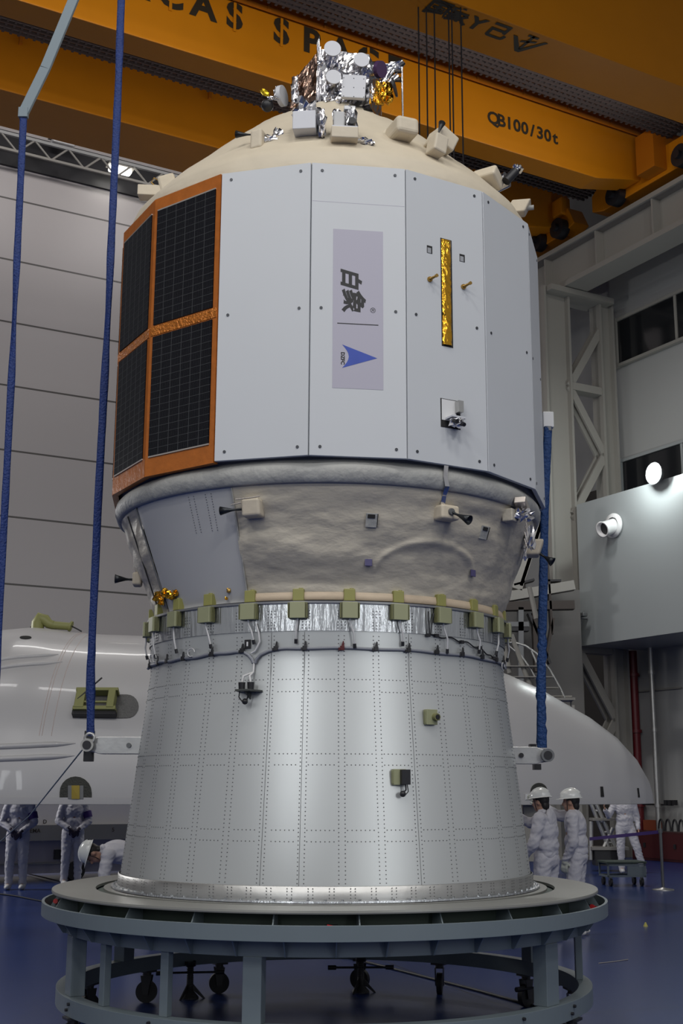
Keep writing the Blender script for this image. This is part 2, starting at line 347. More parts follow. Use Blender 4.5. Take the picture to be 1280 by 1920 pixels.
def column(q, lab, zt=14.4):
    t = thing('lattice_column', W(20.6, q, 0), lab, 'column', 'lattice columns carrying the runway')
    for s0, s1, nm in ((19.30, 20.15, 'room_chord'), (21.15, 21.65, 'wall_chord')):
        b = MB(); b.wbox(s0, s1, q-0.06, q+0.06, 0, zt); b.wbox(s0, s0+0.07, q-0.2, q+0.2, 0, zt); b.wbox(s1-0.07, s1, q-0.2, q+0.2, 0, zt)
        b.build(nm, M_steel, t)
    b = MB(); z = 1.6; k = 0
    while z < zt-2:
        for qq in (q-0.12, q+0.12):
            p0 = W(20.1, qq, z); p1 = W(21.2, qq, z+1.7)
            if k % 2: p0, p1 = W(21.2, qq, z), W(20.1, qq, z+1.7)
            d = (p1-p0); L = d.length; d.normalize(); nn = DV; x = d.cross(nn)
            b2 = MB(); b2.box((p0+p1)/2, (0.2, 0.06, L), (x, nn, d)); b2.build('brace', M_steel, t)
        if k % 2 == 0: pass
        MB().wbox(20.1, 21.2, q-0.17, q+0.17, z+1.62, z+1.82).build('strut', M_steel, t) if k % 2 else None
        z += 1.7; k += 1
    MB().wbox(19.4, 21.5, q-0.4, q+0.4, zt-0.15, zt).build('cap_plate', M_steel, t)
    MB().wbox(19.25, 20.2, q-0.42, q+0.42, 0, 0.08).build('base_plate', M_steel, t)
    return t
column(24.1, 'pale grey lattice column with zigzag braces beside the mezzanine')
column(31.0, 'farther grey lattice column of the right wall, behind the capsule')

# back truss with lamps
t = thing('roof_truss', W(5, 37.3, 21.3), 'pale steel lattice truss running along the top of the back wall', 'truss')
b = MB(); b.wbox(-10, 21.5, 36.95, 37.05, 21.95, 22.05); b.build('top_chord', M_wall, t)
b = MB(); b.wbox(-10, 21.5, 36.96, 37.04, 21.42, 21.50); b.build('bottom_chord', M_steel, t)
b = MB(); s_ = -10
k = 0
while s_ < 21:
    p0, p1 = (W(s_, 37, 21.45), W(s_+0.55, 37, 22.0)) if k % 2 == 0 else (W(s_, 37, 22.0), W(s_+0.55, 37, 21.45))
    b.cyl(p0, p1, 0.035, n=6); s_ += 0.55; k += 1
b.build('web_bracing', M_steel, t)
b = MB(); b.wbox(-10, 21.5, 37.9, 37.98, 21.4, 22.6); b.build('backing_duct', M_dark, t)
for u, v in ((225, 320), (118, 268)):
    r = ray(u, v); p = C0 + r*(37.2/r.dot(DV))
    lt = thing('high_bay_lamp', p, 'glowing %s lamp hung from the truss' % ('white' if u > 200 else 'farther left white'), 'lamp', 'lamps on the truss')
    MB().box(p, (0.75, 0.3, 0.16), (EV, DV, ZV)).build('lamp_tube', M_lit if u > 200 else M_white, lt, 0.05)
    MB().box(p+Vector((0, 0, 0.16)), (0.9, 0.4, 0.14), (EV, DV, ZV)).build('lamp_housing', M_steel, lt)

# ------------------------------------------------------------------ overhead cranes
def girder(t, q0, q1, z0, z1, s0, s1, name='girder', taper=1.3):
    b = MB(); pts = [(s0, z0), (s1-taper*1.6, z0), (s1-taper*0.1, z0+0.42), (s1, z0+0.45), (s1, z1), (s0, z1)]
    b.prism(pts, W(0, q0, 0), EV, ZV, DV, q1-q0); return b.build(name, M_orange, t, 0.015)
t = thing('overhead_crane', W(8, 19, 15.5), 'big orange double girder overhead crane with black stencilled letters above the capsule', 'crane')
girder(t, 20.8, 21.45, 15.83, 17.62, -14, 20.6)
girder(t, 16.85, 17.95, 15.83, 18.4, -14, 21.5)
b = MB(); b.wbox(-14, 20.3, 20.55, 20.62, 17.56, 17.64); b.wbox(-14, 20.3, 20.58, 20.62, 17.17, 17.27)
b.build('guard_rail', M_orange_d, t)
for s_ in [3.2+1.3*i for i in range(13)]:
    MB().wbox(s_, s_+0.07, 20.56, 20.62, 17.2, 17.6).build('rail_post', M_orange_d, t)
# walkway gratings: slats with gaps
def grate(t, q0, q1, z, s0, s1):
    b = MB(); s_ = s0
    while s_ < s1: b.wbox(s_, s_+0.05, q0, q1, z-0.03, z+0.01); s_ += 0.16
    qq = q0
    while qq < q1+0.01: b.wbox(s0, s1, qq-0.02, qq+0.02, z-0.05, z+0.01); qq += 0.14
    b.build('walkway_grating', M_grate, t)
grate(t, 17.96, 19.9, 16.85, 2, 20)
grate(t, 21.46, 23.1, 16.6, 0, 20)
for ch, s_ in (('K', 6.95), ('C', 7.68), ('A', 8.38), ('S', 9.06), ('S', 10.12), ('P', 10.82), ('A', 11.52), ('C', 12.2), ('E', 12.88)):
    b = MB(); glyphs(b, ch, W(s_, 20.795, 16.93), EV, ZV, 0.78, 0.004, 0.03, nrm=-DV)
    if ch in 'CS': b.wbox(s_-0.03, s_+0.03, 20.775, 20.785, 16.6, 17.28, 1)
    b.build('stencilled_letter', [M_stencil, M_orange], t)
b = MB(); x = 15.5
for ch in 'QB100/30t':
    glyphs(b, ch, W(x, 20.795, 16.51), EV, ZV, 0.42, 0.004, 0.012, nrm=-DV); x += 0.222
b.build('stencilled_number', M_stencil, t)
for ch, u, v in (('国', 820, 17), ('家', 858, 32), ('Y', 892, 45), ('己', 932, 60)):
    b = MB(); p = atZ(u, v, 15.825); glyphs(b, ch, p, EV, -DV, 0.50, 0.004, 0.018, nrm=Vector((0, 0, -1))); b.build('soffit_letter', M_stencil, t)
b = MB(); p = atZ(985, 82, 15.822); c_ = [(-.38, .12), (-.05, -.30), (.05, -.30), (.38, .22), (.30, .22), (.02, -.18), (-.02, -.18), (-.28, .12)]
b.prism(c_, p, EV, -DV, Vector((0, 0, -1)), .004); b.prism([(-.12, .28), (.12, .28), (.12, .22), (-.12, .22)], p, EV, -DV, Vector((0, 0, -1)), .004); b.prism([(-.03, .28), (.03, .28), (.03, -.2), (-.03, -.2)], p, EV, -DV, Vector((0, 0, -1)), .004); b.prism([(-.14, .05), (.16, .16), (.16, .10), (-.14, -.01)], p, EV, -DV, Vector((0, 0, -1)), .004)
b.build('soffit_emblem', M_stencil, t)
b = MB()
for u in (785, 800, 815, 842, 848, 865):
    p = atY(u, 120, 20.6); b.cyl((p.x, p.y, 9), (p.x, p.y, 17.5), 0.014, n=6)
b.build('hoist_rope', M_dark, t)
p = atY(825, 120, 20.6)
b = MB(); b.box((p.x, 20.6, 8.6), (1.2, .45, .9)); hb = b.build('hook_block', M_orange, t, 0.08)
b = MB(); b.cyl((p.x, 20.6, 8.2), (p.x, 20.6, 7.8), .07, n=12); b.tube([(p.x+.22*math.sin(q_), 20.6, 7.6-.22*math.cos(q_)) for q_ in [-2.2+.45*i for i in range(12)]], .06, 10); b.build('hook', M_dark, hb)
# end carriages on the runway
def carriage(t, q0, q1, z0, wheels, nm='end_carriage'):
    b = MB(); b.prism([(q0, z0+0.1), (q0+0.25, z0+0.62), (q1-0.35, z0+0.75), (q1, z0+0.5), (q1, z0+0.08), (q1-0.4, z0-0.05), (q0+0.5, z0-0.05)], W(19.9, 0, 0), DV, ZV, EV, 0.5)
    c = b.build(nm, M_orange, t, 0.02)
    for q in wheels:
        m = MB(); m.cyl(W(19.95, q, 15.78+0.27), W(19.7, q, 15.78+0.27), 0.27, n=20); m.cyl(W(19.7, q, 16.05), W(19.6, q, 16.05), 0.10, n=10)
        m.build('wheel', M_dark, c)
carriage(t, 16.5, 22.6, 15.95, (19.3, 21.6))
b = MB(); b.wbox(19.5, 21.2, 19.9, 20.5, 16.0, 17.0); b.build('buffer_block', M_orange_d, t)
t2 = thing('overhead_crane', W(8, 25, 15.5), 'second orange overhead crane, farther and lower in view behind the first', 'crane')
girder(t2, 24.0, 25.5, 15.83, 17.25, -14, 20.3)
b = MB(); b.wbox(-14, 20, 23.82, 23.88, 17.20, 17.27); b.build('guard_rail', M_orange_d, t2)
for s_ in (5.5, 9.8, 14.1, 18): MB().wbox(s_, s_+0.06, 23.8, 23.9, 16.9, 17.25).build('rail_bracket', M_orange_d, t2)
carriage(t2, 23.3, 27.9, 15.95, (23.8, 24.7, 26.8))
MB().box(W(19.9, 24.6, 16.65), (0.3, 2.0, 0.5), (EV, DV, ZV)).build('drive_cover', M_orange, t2, 0.05)
b = MB()
for q in (25.6, 26.2): b.wbox(19.4, 19.7, q, q+0.12, 16.6, 18.2)
b.wbox(19.4, 19.7, 25.6, 26.3, 18.1, 18.3); b.build('service_bracket', M_white, t2)

# ------------------------------------------------------------------ spacecraft
RV, ZT, ZB, A0 = 1.679, 5.883, 3.81, -3.427
SPC = thing('spacecraft', (AX, AY, 2.9), 'white sixteen sided cargo spacecraft with orange edged solar panels and cream domed top', 'spacecraft')
AP = RV*math.cos(R_(11.25))
def facet(k):  # facet between vertex k and k+1
    mid = A0 + 22.5*k + 11.25; n_, t_ = NT(mid); return mid, P(mid, AP, 0), n_, t_
def onf(k, u, v, off=0.0):
    mid, o, n_, t_ = facet(k); r = ray(u, v); tt = ((o + n_*off) - C0).dot(n_)/r.dot(n_); p = C0 + r*tt
    return (p-o).dot(t_), p.z
HW = RV*math.sin(R_(11.25))
b = MB(); b.lathe([(1.56, ZB+0.02), (1.56, ZT-0.02)], 64); b.lathe([(0.6, ZB+0.03), (1.60, ZB+0.03), (1.60, ZB+0.09)], 64); b.lathe([(1.62, ZT-0.05), (0.6, ZT-0.04)], 64)
b.build('inner_frame', mat('frame_grey', (0.07, 0.065, 0.055), 0.6), SPC)
b = MB()  # short hanging edge strip below the panels, dark brown
b.lathe([(1.575, ZB-0.01), (1.61, ZB+0.02), (1.61, ZB+0.06)], 96); b.build('lower_skirt', mat('skirt_dark', (0.16, 0.15, 0.13), 0.5, bump=0.4, scale=14), SPC)
def fbox(mb, k, x0, x1, z0, z1, d0, d1, mi=0):
    mid, o, n_, t_ = facet(k)
    return mb.box(o + t_*((x0+x1)/2) + n_*((d0+d1)/2) + ZV*((z0+z1)/2), (x1-x0, d1-d0, z1-z0), (t_, n_, ZV), mi)
for k in range(-8, 8):
    if k in (-5, -4, -3, -2):
        mid, o, n_, t_ = facet(k)
        b = MB(); fbox(b, k, -HW+0.002, HW-0.006, ZB-0.01, ZT, -0.045, 0)
        ar = b.build('solar_array', M_kapton, SPC, label='orange framed body panel with black solar cells')
        xl, xr = -HW+0.035, HW-0.045
        _, z1 = onf(-2, 290, 399); _, z2 = onf(-2, 283, 612); _, z3 = onf(-2, 282, 634); _, z4 = onf(-2, 275, 857)
        s1 = MB(); fbox(s1, k, -HW+0.01, HW-0.01, z3+0.01, z2-0.01, 0.0, 0.004); s1.build('middle_strip', M_kapton2, ar)
        for za, zb in ((z2, z1), (z4, z3)):
            c = MB(); fbox(c, k, xl, xr, za, zb, 0, 0.006)
            nz = 17; nx = 6
            for i in range(1, nz): z = za + (zb-za)*i/nz; fbox(c, k, xl, xr, z-0.0014, z+0.0014, 0.006, 0.0072, 1)
            for i in range(1, nx): x = xl + (xr-xl)*i/nx; fbox(c, k, x-0.0022, x+0.0022, za, zb, 0.006, 0.0075, 1)
            for i in range(1, nx*9): x = xl + (xr-xl)*i/(nx*9); fbox(c, k, x-0.0004, x+0.0004, za, zb, 0.006, 0.0068, 1)
            c.build('solar_cells', [M_cell, M_cellline], ar)
            c = MB(); fbox(c, k, xl, xr, zb, zb+0.01, 0, 0.007) if za > 4.7 else fbox(c, k, xl, xr, za-0.01, za, 0, 0.007)
            c.build('silver_edge', M_edge, ar)
    else:
        mid, o, n_, t_ = facet(k); b = MB(); fbox(b, k, -HW+0.005, HW-0.005, ZB, ZT, -0.03, 0.0)
        pn = b.build('radiator_panel', M_panel, SPC, 0.002, 1)
        b = MB()
        for x in (-HW+0.075, HW-0.075):
            for z in (ZT-0.055, 4.83, ZB+0.06):
                p = o + t_*x + ZV*z; b.cyl(p-n_*0.004, p+n_*0.004, 0.0105, n=10, sm=False)
        b.build('panel_screws', M_screw, pn)
        if k == 0: PK0 = pn
        if k == 1: PK1 = pn
# the thin seam line near the top of the sticker panel and its neighbour
b = MB(); _, zs = onf(0, 660, 381); fbox(b, 0, -HW+0.01, HW-0.01, zs-0.0015, zs+0.0015, 0, 0.0006); b.build('panel_seam', M_decal, PK0)
# sticker with writing
x0, za = onf(0, 626, 429); x1, zb = onf(0, 719, 432); x0b, z0 = onf(0, 621, 727); x1b, _ = onf(0, 717, 731)
x0 = (x0+x0b)/2; x1 = (x1+x1b)/2
b = MB(); fbox(b, 0, x0, x1, z0, za, 0, 0.0015); st = b.build('sticker', M_decal, PK0, label='grey sticker with black characters and a blue triangle emblem')
mid, fo, fn_, ft = facet(0)
def g(body, u, v, size, bold, shear=0, mt=M_ink, name='characters'):
    x, z = onf(0, u, v); bb = MB(); glyphs(bb, body, fo + ft*x + ZV*z, -ZV, ft, size, 0.0025, bold, nrm=fn_, shear=shear); return bb.build(name, mt, st)
g('白', 655, 521, 0.145, 0.006, 0.25); g('象', 658, 563, 0.175, 0.005, 0.15); g('®', 698, 582, 0.05, 0.0)
g('DZFC', 642, 672, 0.034, 0.0015, name='lettering')
xa, zq = onf(0, 632, 606); xb_, _ = onf(0, 709, 608)
b = MB(); fbox(b, 0, xa, xb_, zq-0.003, zq+0.003, 0.0015, 0.0025); b.build('divider_line', M_ink, st)
def fp(u, v): x, z = onf(0, u, v); return (x, z)
apex = fp(707, 672); c1 = fp(641, 646); c2 = fp(641, 690)
arc = []
for i in range(9):
    t_ = i/8; arc.append((c1[0]+(c2[0]-c1[0])*t_ + 0.045*math.sin(PI*t_), c1[1]+(c2[1]-c1[1])*t_))
b = MB(); o_ = fo + fn_*0.0024; vs = [o_ + ft*x + ZV*z for x, z in [apex]+arc]
b.add(vs, [(0, i+2, i+1) for i in range(8)]); b.build('blue_triangle', M_blueink, st)
# gold slot and fittings on the next panel
def fq(u, v): return onf(1, u, v)
mid, fo1, fn1, ft1 = facet(1)
xa, za = fq(826, 446); xb_, zb = fq(846, 652)
xm = fq(837, 550)[0]; hw = (fq(847, 550)[0]-fq(826, 550)[0])/2
b = MB(); fbox(b, 1, xm-hw, xm+hw, zb, za, 0, 0.002); b.build('slot', M_gap, PK1)
b = MB(); nn_ = 150
vs = []; fs = []
for i in range(nn_+1):
    for j in range(11):
        z = zb+0.01 + (za-zb-0.02)*i/nn_; x = xm-hw*0.92 + hw*1.6*j/10
        d = 0.006 + 0.010*abs(noise.noise(Vector((x*28+z*9, z*14, 1)))) + 0.008*math.sin(PI*j/10)**.5
        vs.append(fo1 + ft1*x + ZV*z + fn1*d)
b.add(vs, [(i*11+j, i*11+j+1, (i+1)*11+j+1, (i+1)*11+j) for i in range(nn_) for j in range(10)], 0, True); b.build('gold_foil_strip', M_gold, PK1)
for u, v in ((805, 468), (866, 484)):
    x, z = fq(u, v); b = MB(); fbox(b, 1, x-0.022, x+0.022, z-0.028, z+0.028, 0, 0.0015, 0); fbox(b, 1, x-0.018, x+0.011, z-0.026, z+0.012, 0.0015, 0.003, 1)
    b.build('marker_recess', [M_gap, mat('marker_plate', (0.33, 0.34, 0.36), 0.5)], PK1)
for u, v in ((805, 524), (868, 538)):
    x, z = fq(u, v); p = fo1 + ft1*x + ZV*z; q_ = p + fn1*0.05 + ft1*0.02 + ZV*0.012
    b = MB(); b.cyl(p, p+fn1*0.012, 0.020, 0.018, 14); b.cyl(p+fn1*0.01, q_, 0.011, 0.008, 10); b.cyl(q_, q_+fn1*0.014, 0.012, 0.012, 10); b.build('antenna_stud', M_brass, PK1)
x0_, z0_ = fq(826, 800); x1_, z1_ = fq(862, 753)
b = MB(); fbox(b, 1, x0_, x1_, z0_, z1_, 0, 0.002, 0); fbox(b, 1, x0_+0.008, x1_-0.035, z0_+0.05, z1_-0.005, 0.002, 0.004, 1); fbox(b, 1, x1_-0.045, x1_-0.005, z1_-0.09, z1_-0.01, 0.002, 0.05, 2)
b.build('sensor_recess', [M_gap, M_white, M_alu2], PK1)
b = MB(); pc = fo1 + ft1*((x0_+x1_)/2+0.008) + ZV*(z0_+0.03) + fn1*0.05
b.crumple(pc, (0.10, 0.09, 0.055), 0.35, 4, 0, 3); b.cyl(pc+fn1*0.02-ft1*0.03, pc+fn1*0.06-ft1*0.03-ZV*0.012, 0.017, 0.014, 12, 1); b.cyl(pc+fn1*0.03+ft1*0.02-ZV*0.01, pc+fn1*0.07+ft1*0.02-ZV*0.03, 0.017, 0.014, 12, 1)
b.box(pc+ZV*0.03, (0.11, 0.08, 0.012), (ft1, fn1, ZV), 2); b.build('star_sensor', [M_foil, M_dark, M_disc], PK1)

# dome
DZ = [5.86, 5.9, 5.95, 6.02, 6.247, 6.418, 6.66, 6.85, 6.93, 6.98, 7.00]
DR = [1.615, 1.625, 1.615, 1.59, 1.383, 1.202, 0.952, 0.736, .56, .32, 0.01]
def domeR(z): return interp(z, DZ, DR)
zz = []; 
for i in range(len(DZ)-1):
    for j in range(3): zz.append(DZ[i]+(DZ[i+1]-DZ[i])*j/3)
zz.append(DZ[-1])
def wr(a, z): 
    p = Vector((math.sin(R_(a))*2.2, math.cos(R_(a))*2.2, z*2.2)); return 0.012*noise.noise(p*2) + 0.006*noise.noise(p*6)
b = MB(); b.lathe([(domeR(z), z) for z in zz], 160, fn=wr); b.build('dome_blanket', M_blanket, SPC)
def onR(u, v, Rf, off=0.0):
    r = ray(u, v); Rc = 1.5; p = None
    for _ in range(30):
        A = r.x**2 + r.y**2; B = -2*(r.x*AX + r.y*AY); C = AX**2 + AY**2 - (Rc+off)**2
        t_ = (-B - math.sqrt(max(0, B*B-4*A*C)))/2/A; p = C0 + r*t_; Rc = Rf(p.z)
    return math.degrees(math.atan2(p.x-AX, AY-p.y)), p.z, p
def lowR(z): return interp(z, [2.93, 3.65], [1.315, 1.587])

# collar roll and lower blanket
b = MB(); cp = [(1.57, 3.83), (1.585, 3.80), (1.605, 3.785), (1.626, 3.76), (1.634, 3.73), (1.632, 3.70), (1.622, 3.675), (1.612, 3.652), (1.600, 3.645), (1.575, 3.65)]
b.lathe(cp, 160, fn=lambda a, z: 0.004*noise.noise(Vector((a*0.09, z*6, 2)))); b.build('collar_roll', M_collar, SPC)
def wr2(a, z):
    p = Vector((a*0.045, 0, z*5.5))
    w_ = 0.042*noise.noise(Vector((a*0.022+z*0.9, 1.3, z*6.5))) + 0.014*noise.noise(Vector((a*0.09-z*2.2, 4.3, z*9))) + 0.005*noise.noise(Vector((a*0.3, 2, z*20)))
    # a pipe under the blanket pushes up an arch
    da = (a-31)/17.0; zc = 3.10 + 0.21*math.sqrt(max(0, 1-da*da)) if abs(da) < 1 else None
    if zc: w_ += 0.022*math.exp(-((z-zc)/0.022)**2)
    ed = min(1, max(0, (z-2.94)/0.08))*min(1, max(0, (3.64-z)/0.05)); return w_*ed*(0.75)
def lowmat(a0, a1, name, mt, fn, off=0.0, n=180):
    b = MB(); prof = [(lowR(z)+off, z) for z in [2.915+0.0125*i for i in range(60)]]
    b.lathe(prof, n, a0, a1, fn=fn); return b.build(name, mt, SPC)
lowmat(-23, 301.5, 'lower_blanket', M_blanket2, wr2, n=420)
lowmat(-58.5, -23, 'bare_panel', M_patch, None, -0.004, 60)
b = MB()
for a0 in (-36.0, -34.3, -30.6, -28.9):
    for i in range(15):
        z = 3.62-i*0.0165; a = a0-0.0*i; nn, _ = NT(a); b.rivet(P(a, lowR(z)-0.003, z), nn, 0.0042, 0)
b.build('rivet_lines', M_rivet, SPC)
# edges of the blanket beside the bare panel
for a in (-58.7, -22.8):
    b = MB(); b.tube([P(a, lowR(z)+0.006, z) for z in [2.94+0.07*i for i in range(11)]], 0.006, 6); b.build('blanket_hem', M_collar if a > -30 else M_rivet, SPC)
b = MB(); b.tube([P(-66, lowR(z)+0.008, z) for z in [2.96+0.06*i for i in range(12)]], 0.006, 6); b.build('seam_cable', M_dark, SPC)
b = MB(); b.lathe([(1.335, 2.912), (1.342, 2.925), (1.338, 2.945), (1.335, 2.965)], 200, -22, 100, fn=lambda a, z: 0.006*noise.noise(Vector((a*.12, z*8, 3)))); b.build('bare_film_edge', M_warm, SPC)

def frame_at(a): n_, t_ = NT(a); return n_, t_
def nozzle(mb, p, d, L, r, mi=0):
    d = d.normalized(); mb.cyl(p, p+d*L*0.35, r*0.3, r*0.22, 14, mi); mb.lathe([(r*0.22, L*0.3), (r*0.3, L*0.45), (r*0.62, L*0.72), (r, L), (r*0.93, L), (r*0.5, L*0.7), (0.002, L*0.5)], 18, mi=mi, c=p, axis=d); return mb
def soft_box(name, p, size, ax, m, par=SPC, bev=0.018, label=None):
    return MB().box(p, size, ax).build(name, m, par, bev, 3, label)
# thrusters on lower blanket
n_, t_ = frame_at(-17.9); p = onR(477, 955, lowR)[2]
tb = soft_box('thruster', p+n_*0.03, (0.13, 0.10, 0.12), (t_, n_, (ZV*0.98+n_*0.2).normalized()), M_blanket)
b = MB(); nozzle(b, p-t_*0.06+n_*0.07-ZV*0.01, -t_*1-ZV*0.02+n_*0.05, 0.15, 0.03); b.build('nozzle', M_nozzle, tb)
b = MB(); b.tube([p-t_*0.1+n_*0.09+ZV*0.055, p+n_*0.085+ZV*0.06, p+t_*0.07+n_*0.085+ZV*0.065], 0.004, 6); b.tube([p-t_*0.13+n_*0.09+ZV*0.02, p-t_*0.06+n_*0.09+ZV*0.03], 0.004, 6); b.build('pipe', M_edge, tb)
n_, t_ = frame_at(33); p = onR(831, 964, lowR)[2]
tb = soft_box('thruster', p+n_*0.03, (0.15, 0.11, 0.10), (t_, n_, ZV), M_blanket)
b = MB(); nozzle(b, p+n_*0.085, (n_*0.75-ZV*0.42+t_*0.28), 0.16, 0.034); b.build('nozzle', M_nozzle, tb)
b = MB(); b.cyl(p+n_*0.075, p+n_*0.10, 0.028, 0.022, 14); b.build('nozzle_base', M_rivet, tb)
b = MB(); pts = []
for i, (u, v) in enumerate(((836, 873), (834, 893), (838, 912), (832, 930), (829, 948))):
    a, z, pp = onR(u, v, lambda z: 1.64 if z > 3.64 else lowR(z)+0.012); pts.append(pp)
vs = []; fs = []
for i, pp in enumerate(pts):
    vs += [pp-t_*0.016+n_*0.004*(i % 2), pp+t_*0.016+n_*0.006]
b.add(vs, [(2*i, 2*i+1, 2*i+3, 2*i+2) for i in range(4)]); b.build('foil_strap', M_foil, tb)
# right edge thruster
n_, t_ = frame_at(82); p = P(82, lowR(3.47)+0.05, 3.47)
tb = soft_box('thruster', p, (0.16, 0.13, 0.13), (t_, n_, (ZV+n_*0.35).normalized()), M_blanket)
b = MB(); nozzle(b, p+n_*0.05-ZV*0.04, n_*0.8-ZV*0.6-t_*0.2, 0.12, 0.036); b.build('nozzle', M_nozzle, tb)
n_, t_ = frame_at(-84); p = P(-84, lowR(3.24)+0.02, 3.235)
tb = soft_box('thruster', p, (0.14, 0.07, 0.10), (t_, n_, ZV), M_blanket)
b = MB(); nozzle(b, p+n_*0.02, n_*1.0+t_*0.15, 0.15, 0.036); b.build('nozzle', M_nozzle, tb)
# hatch plates and squares
for u, v in ((696, 975), (905, 998)):
    a, z, p = onR(u, v, lowR); n_, t_ = NT(a)
    up_ = (ZV+n_*0.37).normalized(); nn = t_.cross(up_).normalized()
    if nn.dot(n_) < 0: nn = -nn
    b = MB(); b.box(p+nn*0.012, (0.082, 0.012, 0.095), (t_, nn, up_), 0)
    b.box(p+nn*0.02+up_*0.027-t_*0.006, (0.05, 0.006, 0.026), (t_, nn, up_), 1); b.box(p+nn*0.02+t_*0.037, (0.005, 0.006, 0.09), (t_, nn, up_), 1)
    b.build('hatch_plate', [M_collar, M_gap], SPC, 0.003)
for u, v in ((690, 1055), (885, 1075)):
    a, z, p = onR(u, v, lowR); n_, t_ = NT(a); b = MB(); b.box(p+n_*0.008, (0.05, 0.01, 0.048), (t_, n_, ZV)); b.build('sensor_window', mat('violet_window', (0.07, 0.06, 0.16), 0.3), SPC, 0.003)
# antenna bracket and foil tangle by the right edge
n_, t_ = frame_at(60); a, z, p = onR(948, 968, lowR)
b = MB(); b.box(p+n_*0.03, (0.10, 0.08, 0.09), (t_, n_, ZV), 0); b.build('junction_box', M_blanket2, SPC, 0.008)
n_, t_ = frame_at(68); a, z, p = onR(968, 948, lambda z: 1.62)
b = MB(); b.box(p+n_*0.04, (0.14, 0.08, 0.05), ((t_-ZV*0.45).normalized(), n_, (ZV+t_*0.45).normalized()), 0); b.build('bracket_cover', M_edge, SPC, 0.004)
b = MB(); b.crumple(p+n_*0.05-ZV*0.07, (0.11, 0.11, 0.08), 0.4, 4, 0, 5); b.build('foil_tangle', M_foil, SPC)
b = MB(); b.crumple(P(72, lowR(3.5)+0.04, 3.50), (0.07, 0.07, 0.16), 0.4, 4, 0, 9); b.crumple(P(74, lowR(3.4)+0.03, 3.40), (0.03, 0.03, 0.10), 0.4, 3, 0, 2); b.build('foil_cable', M_foil, SPC)
b = MB()
for i in range(5): 
    q_ = p+n_*0.06-ZV*(0.05+0.05*i)+t_*random.uniform(-.04, .04); b.tube([q_, q_+t_*random.uniform(-.05, .05)-ZV*0.07+n_*0.02, q_-ZV*0.12], 0.003, 5)
b.build('thin_wires', M_edge, SPC)
# gold crinkled foil by the left of the ring
b = MB(); 
for i, (u, v, sx) in enumerate(((298, 1118, .07), (310, 1112, .06), (322, 1116, .06), (329, 1112, .045), (303, 1128, .05))):
    a, z, p = onR(u, v, lambda z: 1.36); b.crumple(p, (sx, sx, sx*0.9), 0.5, 3, 0, i)
b.build('gold_crinkled_foil', M_gold, SPC)
b = MB(); a, z, p = onR(429, 1107, lambda z: 1.34); b.crumple(p, (0.03, 0.02, 0.03), .3, 3, 0, 2); b.build('small_fitting', M_brass, SPC)
b = MB(); a, z, p = onR(424, 1122, lambda z: 1.34); b.crumple(p, (0.02, 0.02, 0.02), .3, 3, 0, 4); b.build('small_fitting', M_gold, SPC)

# things on the dome
def dm(u, v, off=0.0): return onR(u, v, domeR, off)
n_, t_ = frame_at(-19); p = dm(486, 268)[2]
tb = soft_box('thruster', p+n_*0.02, (0.09, 0.10, 0.15), ((t_+ZV*0.12).normalized(), n_, ZV), M_blanket)
b = MB(); nozzle(b, p-t_*0.03+ZV*0.07, -t_+ZV*0.15+n_*0.1, 0.15, 0.028); b.build('nozzle', M_nozzle, tb)
b = MB(); b.crumple(dm(507, 262)[2], (0.10, 0.06, 0.05), .45, 4, 0, 11); b.crumple(dm(521, 252)[2], (0.07, 0.05, 0.08), .45, 4, 0, 12); b.build('foil_wrap', M_foil, SPC)
p = atY(573, 236, 8.1); n_, t_ = frame_at(-6)
wb = soft_box('electronics_box', p, (0.165, 0.18, 0.14), (t_, n_, ZV), M_disc, SPC, 0.006)
b = MB(); b.crumple(p+ZV*0.12+t_*0.0+Vector((0, 0.08, 0)), (0.17, 0.2, 0.16), .35, 6, 0, 21); b.crumple(p+t_*0.115+ZV*0.0, (0.06, 0.14, 0.20), .35, 5, 0, 22); b.build('foil_cover', M_foil, wb)
p = atY(644, 263, 8.05); n_, t_ = frame_at(5)
pf = soft_box('instrument_base', p, (0.19, 0.24, 0.085), (t_, n_, ZV), M_blanket, SPC, 0.008)
MB().box(p+ZV*0.048, (0.18, 0.22, 0.01), (t_, n_, ZV)).build('mounting_plate', M_disc, pf)
b = MB(); b.box(p+ZV*0.13-t_*0.035, (0.08, 0.10, 0.14), (t_, n_, ZV), 0); b.build('instrument_body', M_patch, pf, 0.012)
b = MB(); b.crumple(p+ZV*0.15+t_*0.05, (0.085, 0.09, 0.21), .3, 6, 0, 31); b.crumple(p+ZV*0.19-t_*0.05, (0.06, 0.06, 0.08), .4, 4, 0, 32)
b.crumple(p+t_*0.15-ZV*0.01, (0.11, 0.06, 0.05), .45, 4, 0, 33); b.crumple(p+t_*0.19-ZV*0.02, (0.05, 0.05, 0.03), .45, 3, 0, 36); b.build('foil_wrap', M_foil, pf)
b = MB(); b.cyl(p+ZV*0.09+t_*0.05+n_*0.06, p+ZV*0.09+t_*0.05+n_*0.12, 0.028, 0.026, 16); b.build('lens_barrel', M_dark, pf)
MB().box(p+ZV*0.235+t_*0.04, (0.08, 0.08, 0.03), (t_, n_, ZV)).build('lens_cap', M_white, pf, 0.004)
n_, t_ = frame_at(22); p = atY(753, 247, 8.25)
soft_box('blanket_pod', p, (0.175, 0.24, 0.13), (t_, n_, ZV), M_blanket, SPC, 0.03)
p = atY(731, 250, 8.35); soft_box('blanket_fillet', p+Vector((-0.02, 0.1, -0.02)), (0.16, 0.2, 0.10), ((t_-ZV*.5).normalized(), n_, (ZV+t_*.5).normalized()), M_blanket, SPC, 0.04)
n_, t_ = frame_at(32); p = atY(825, 262, 8.35)
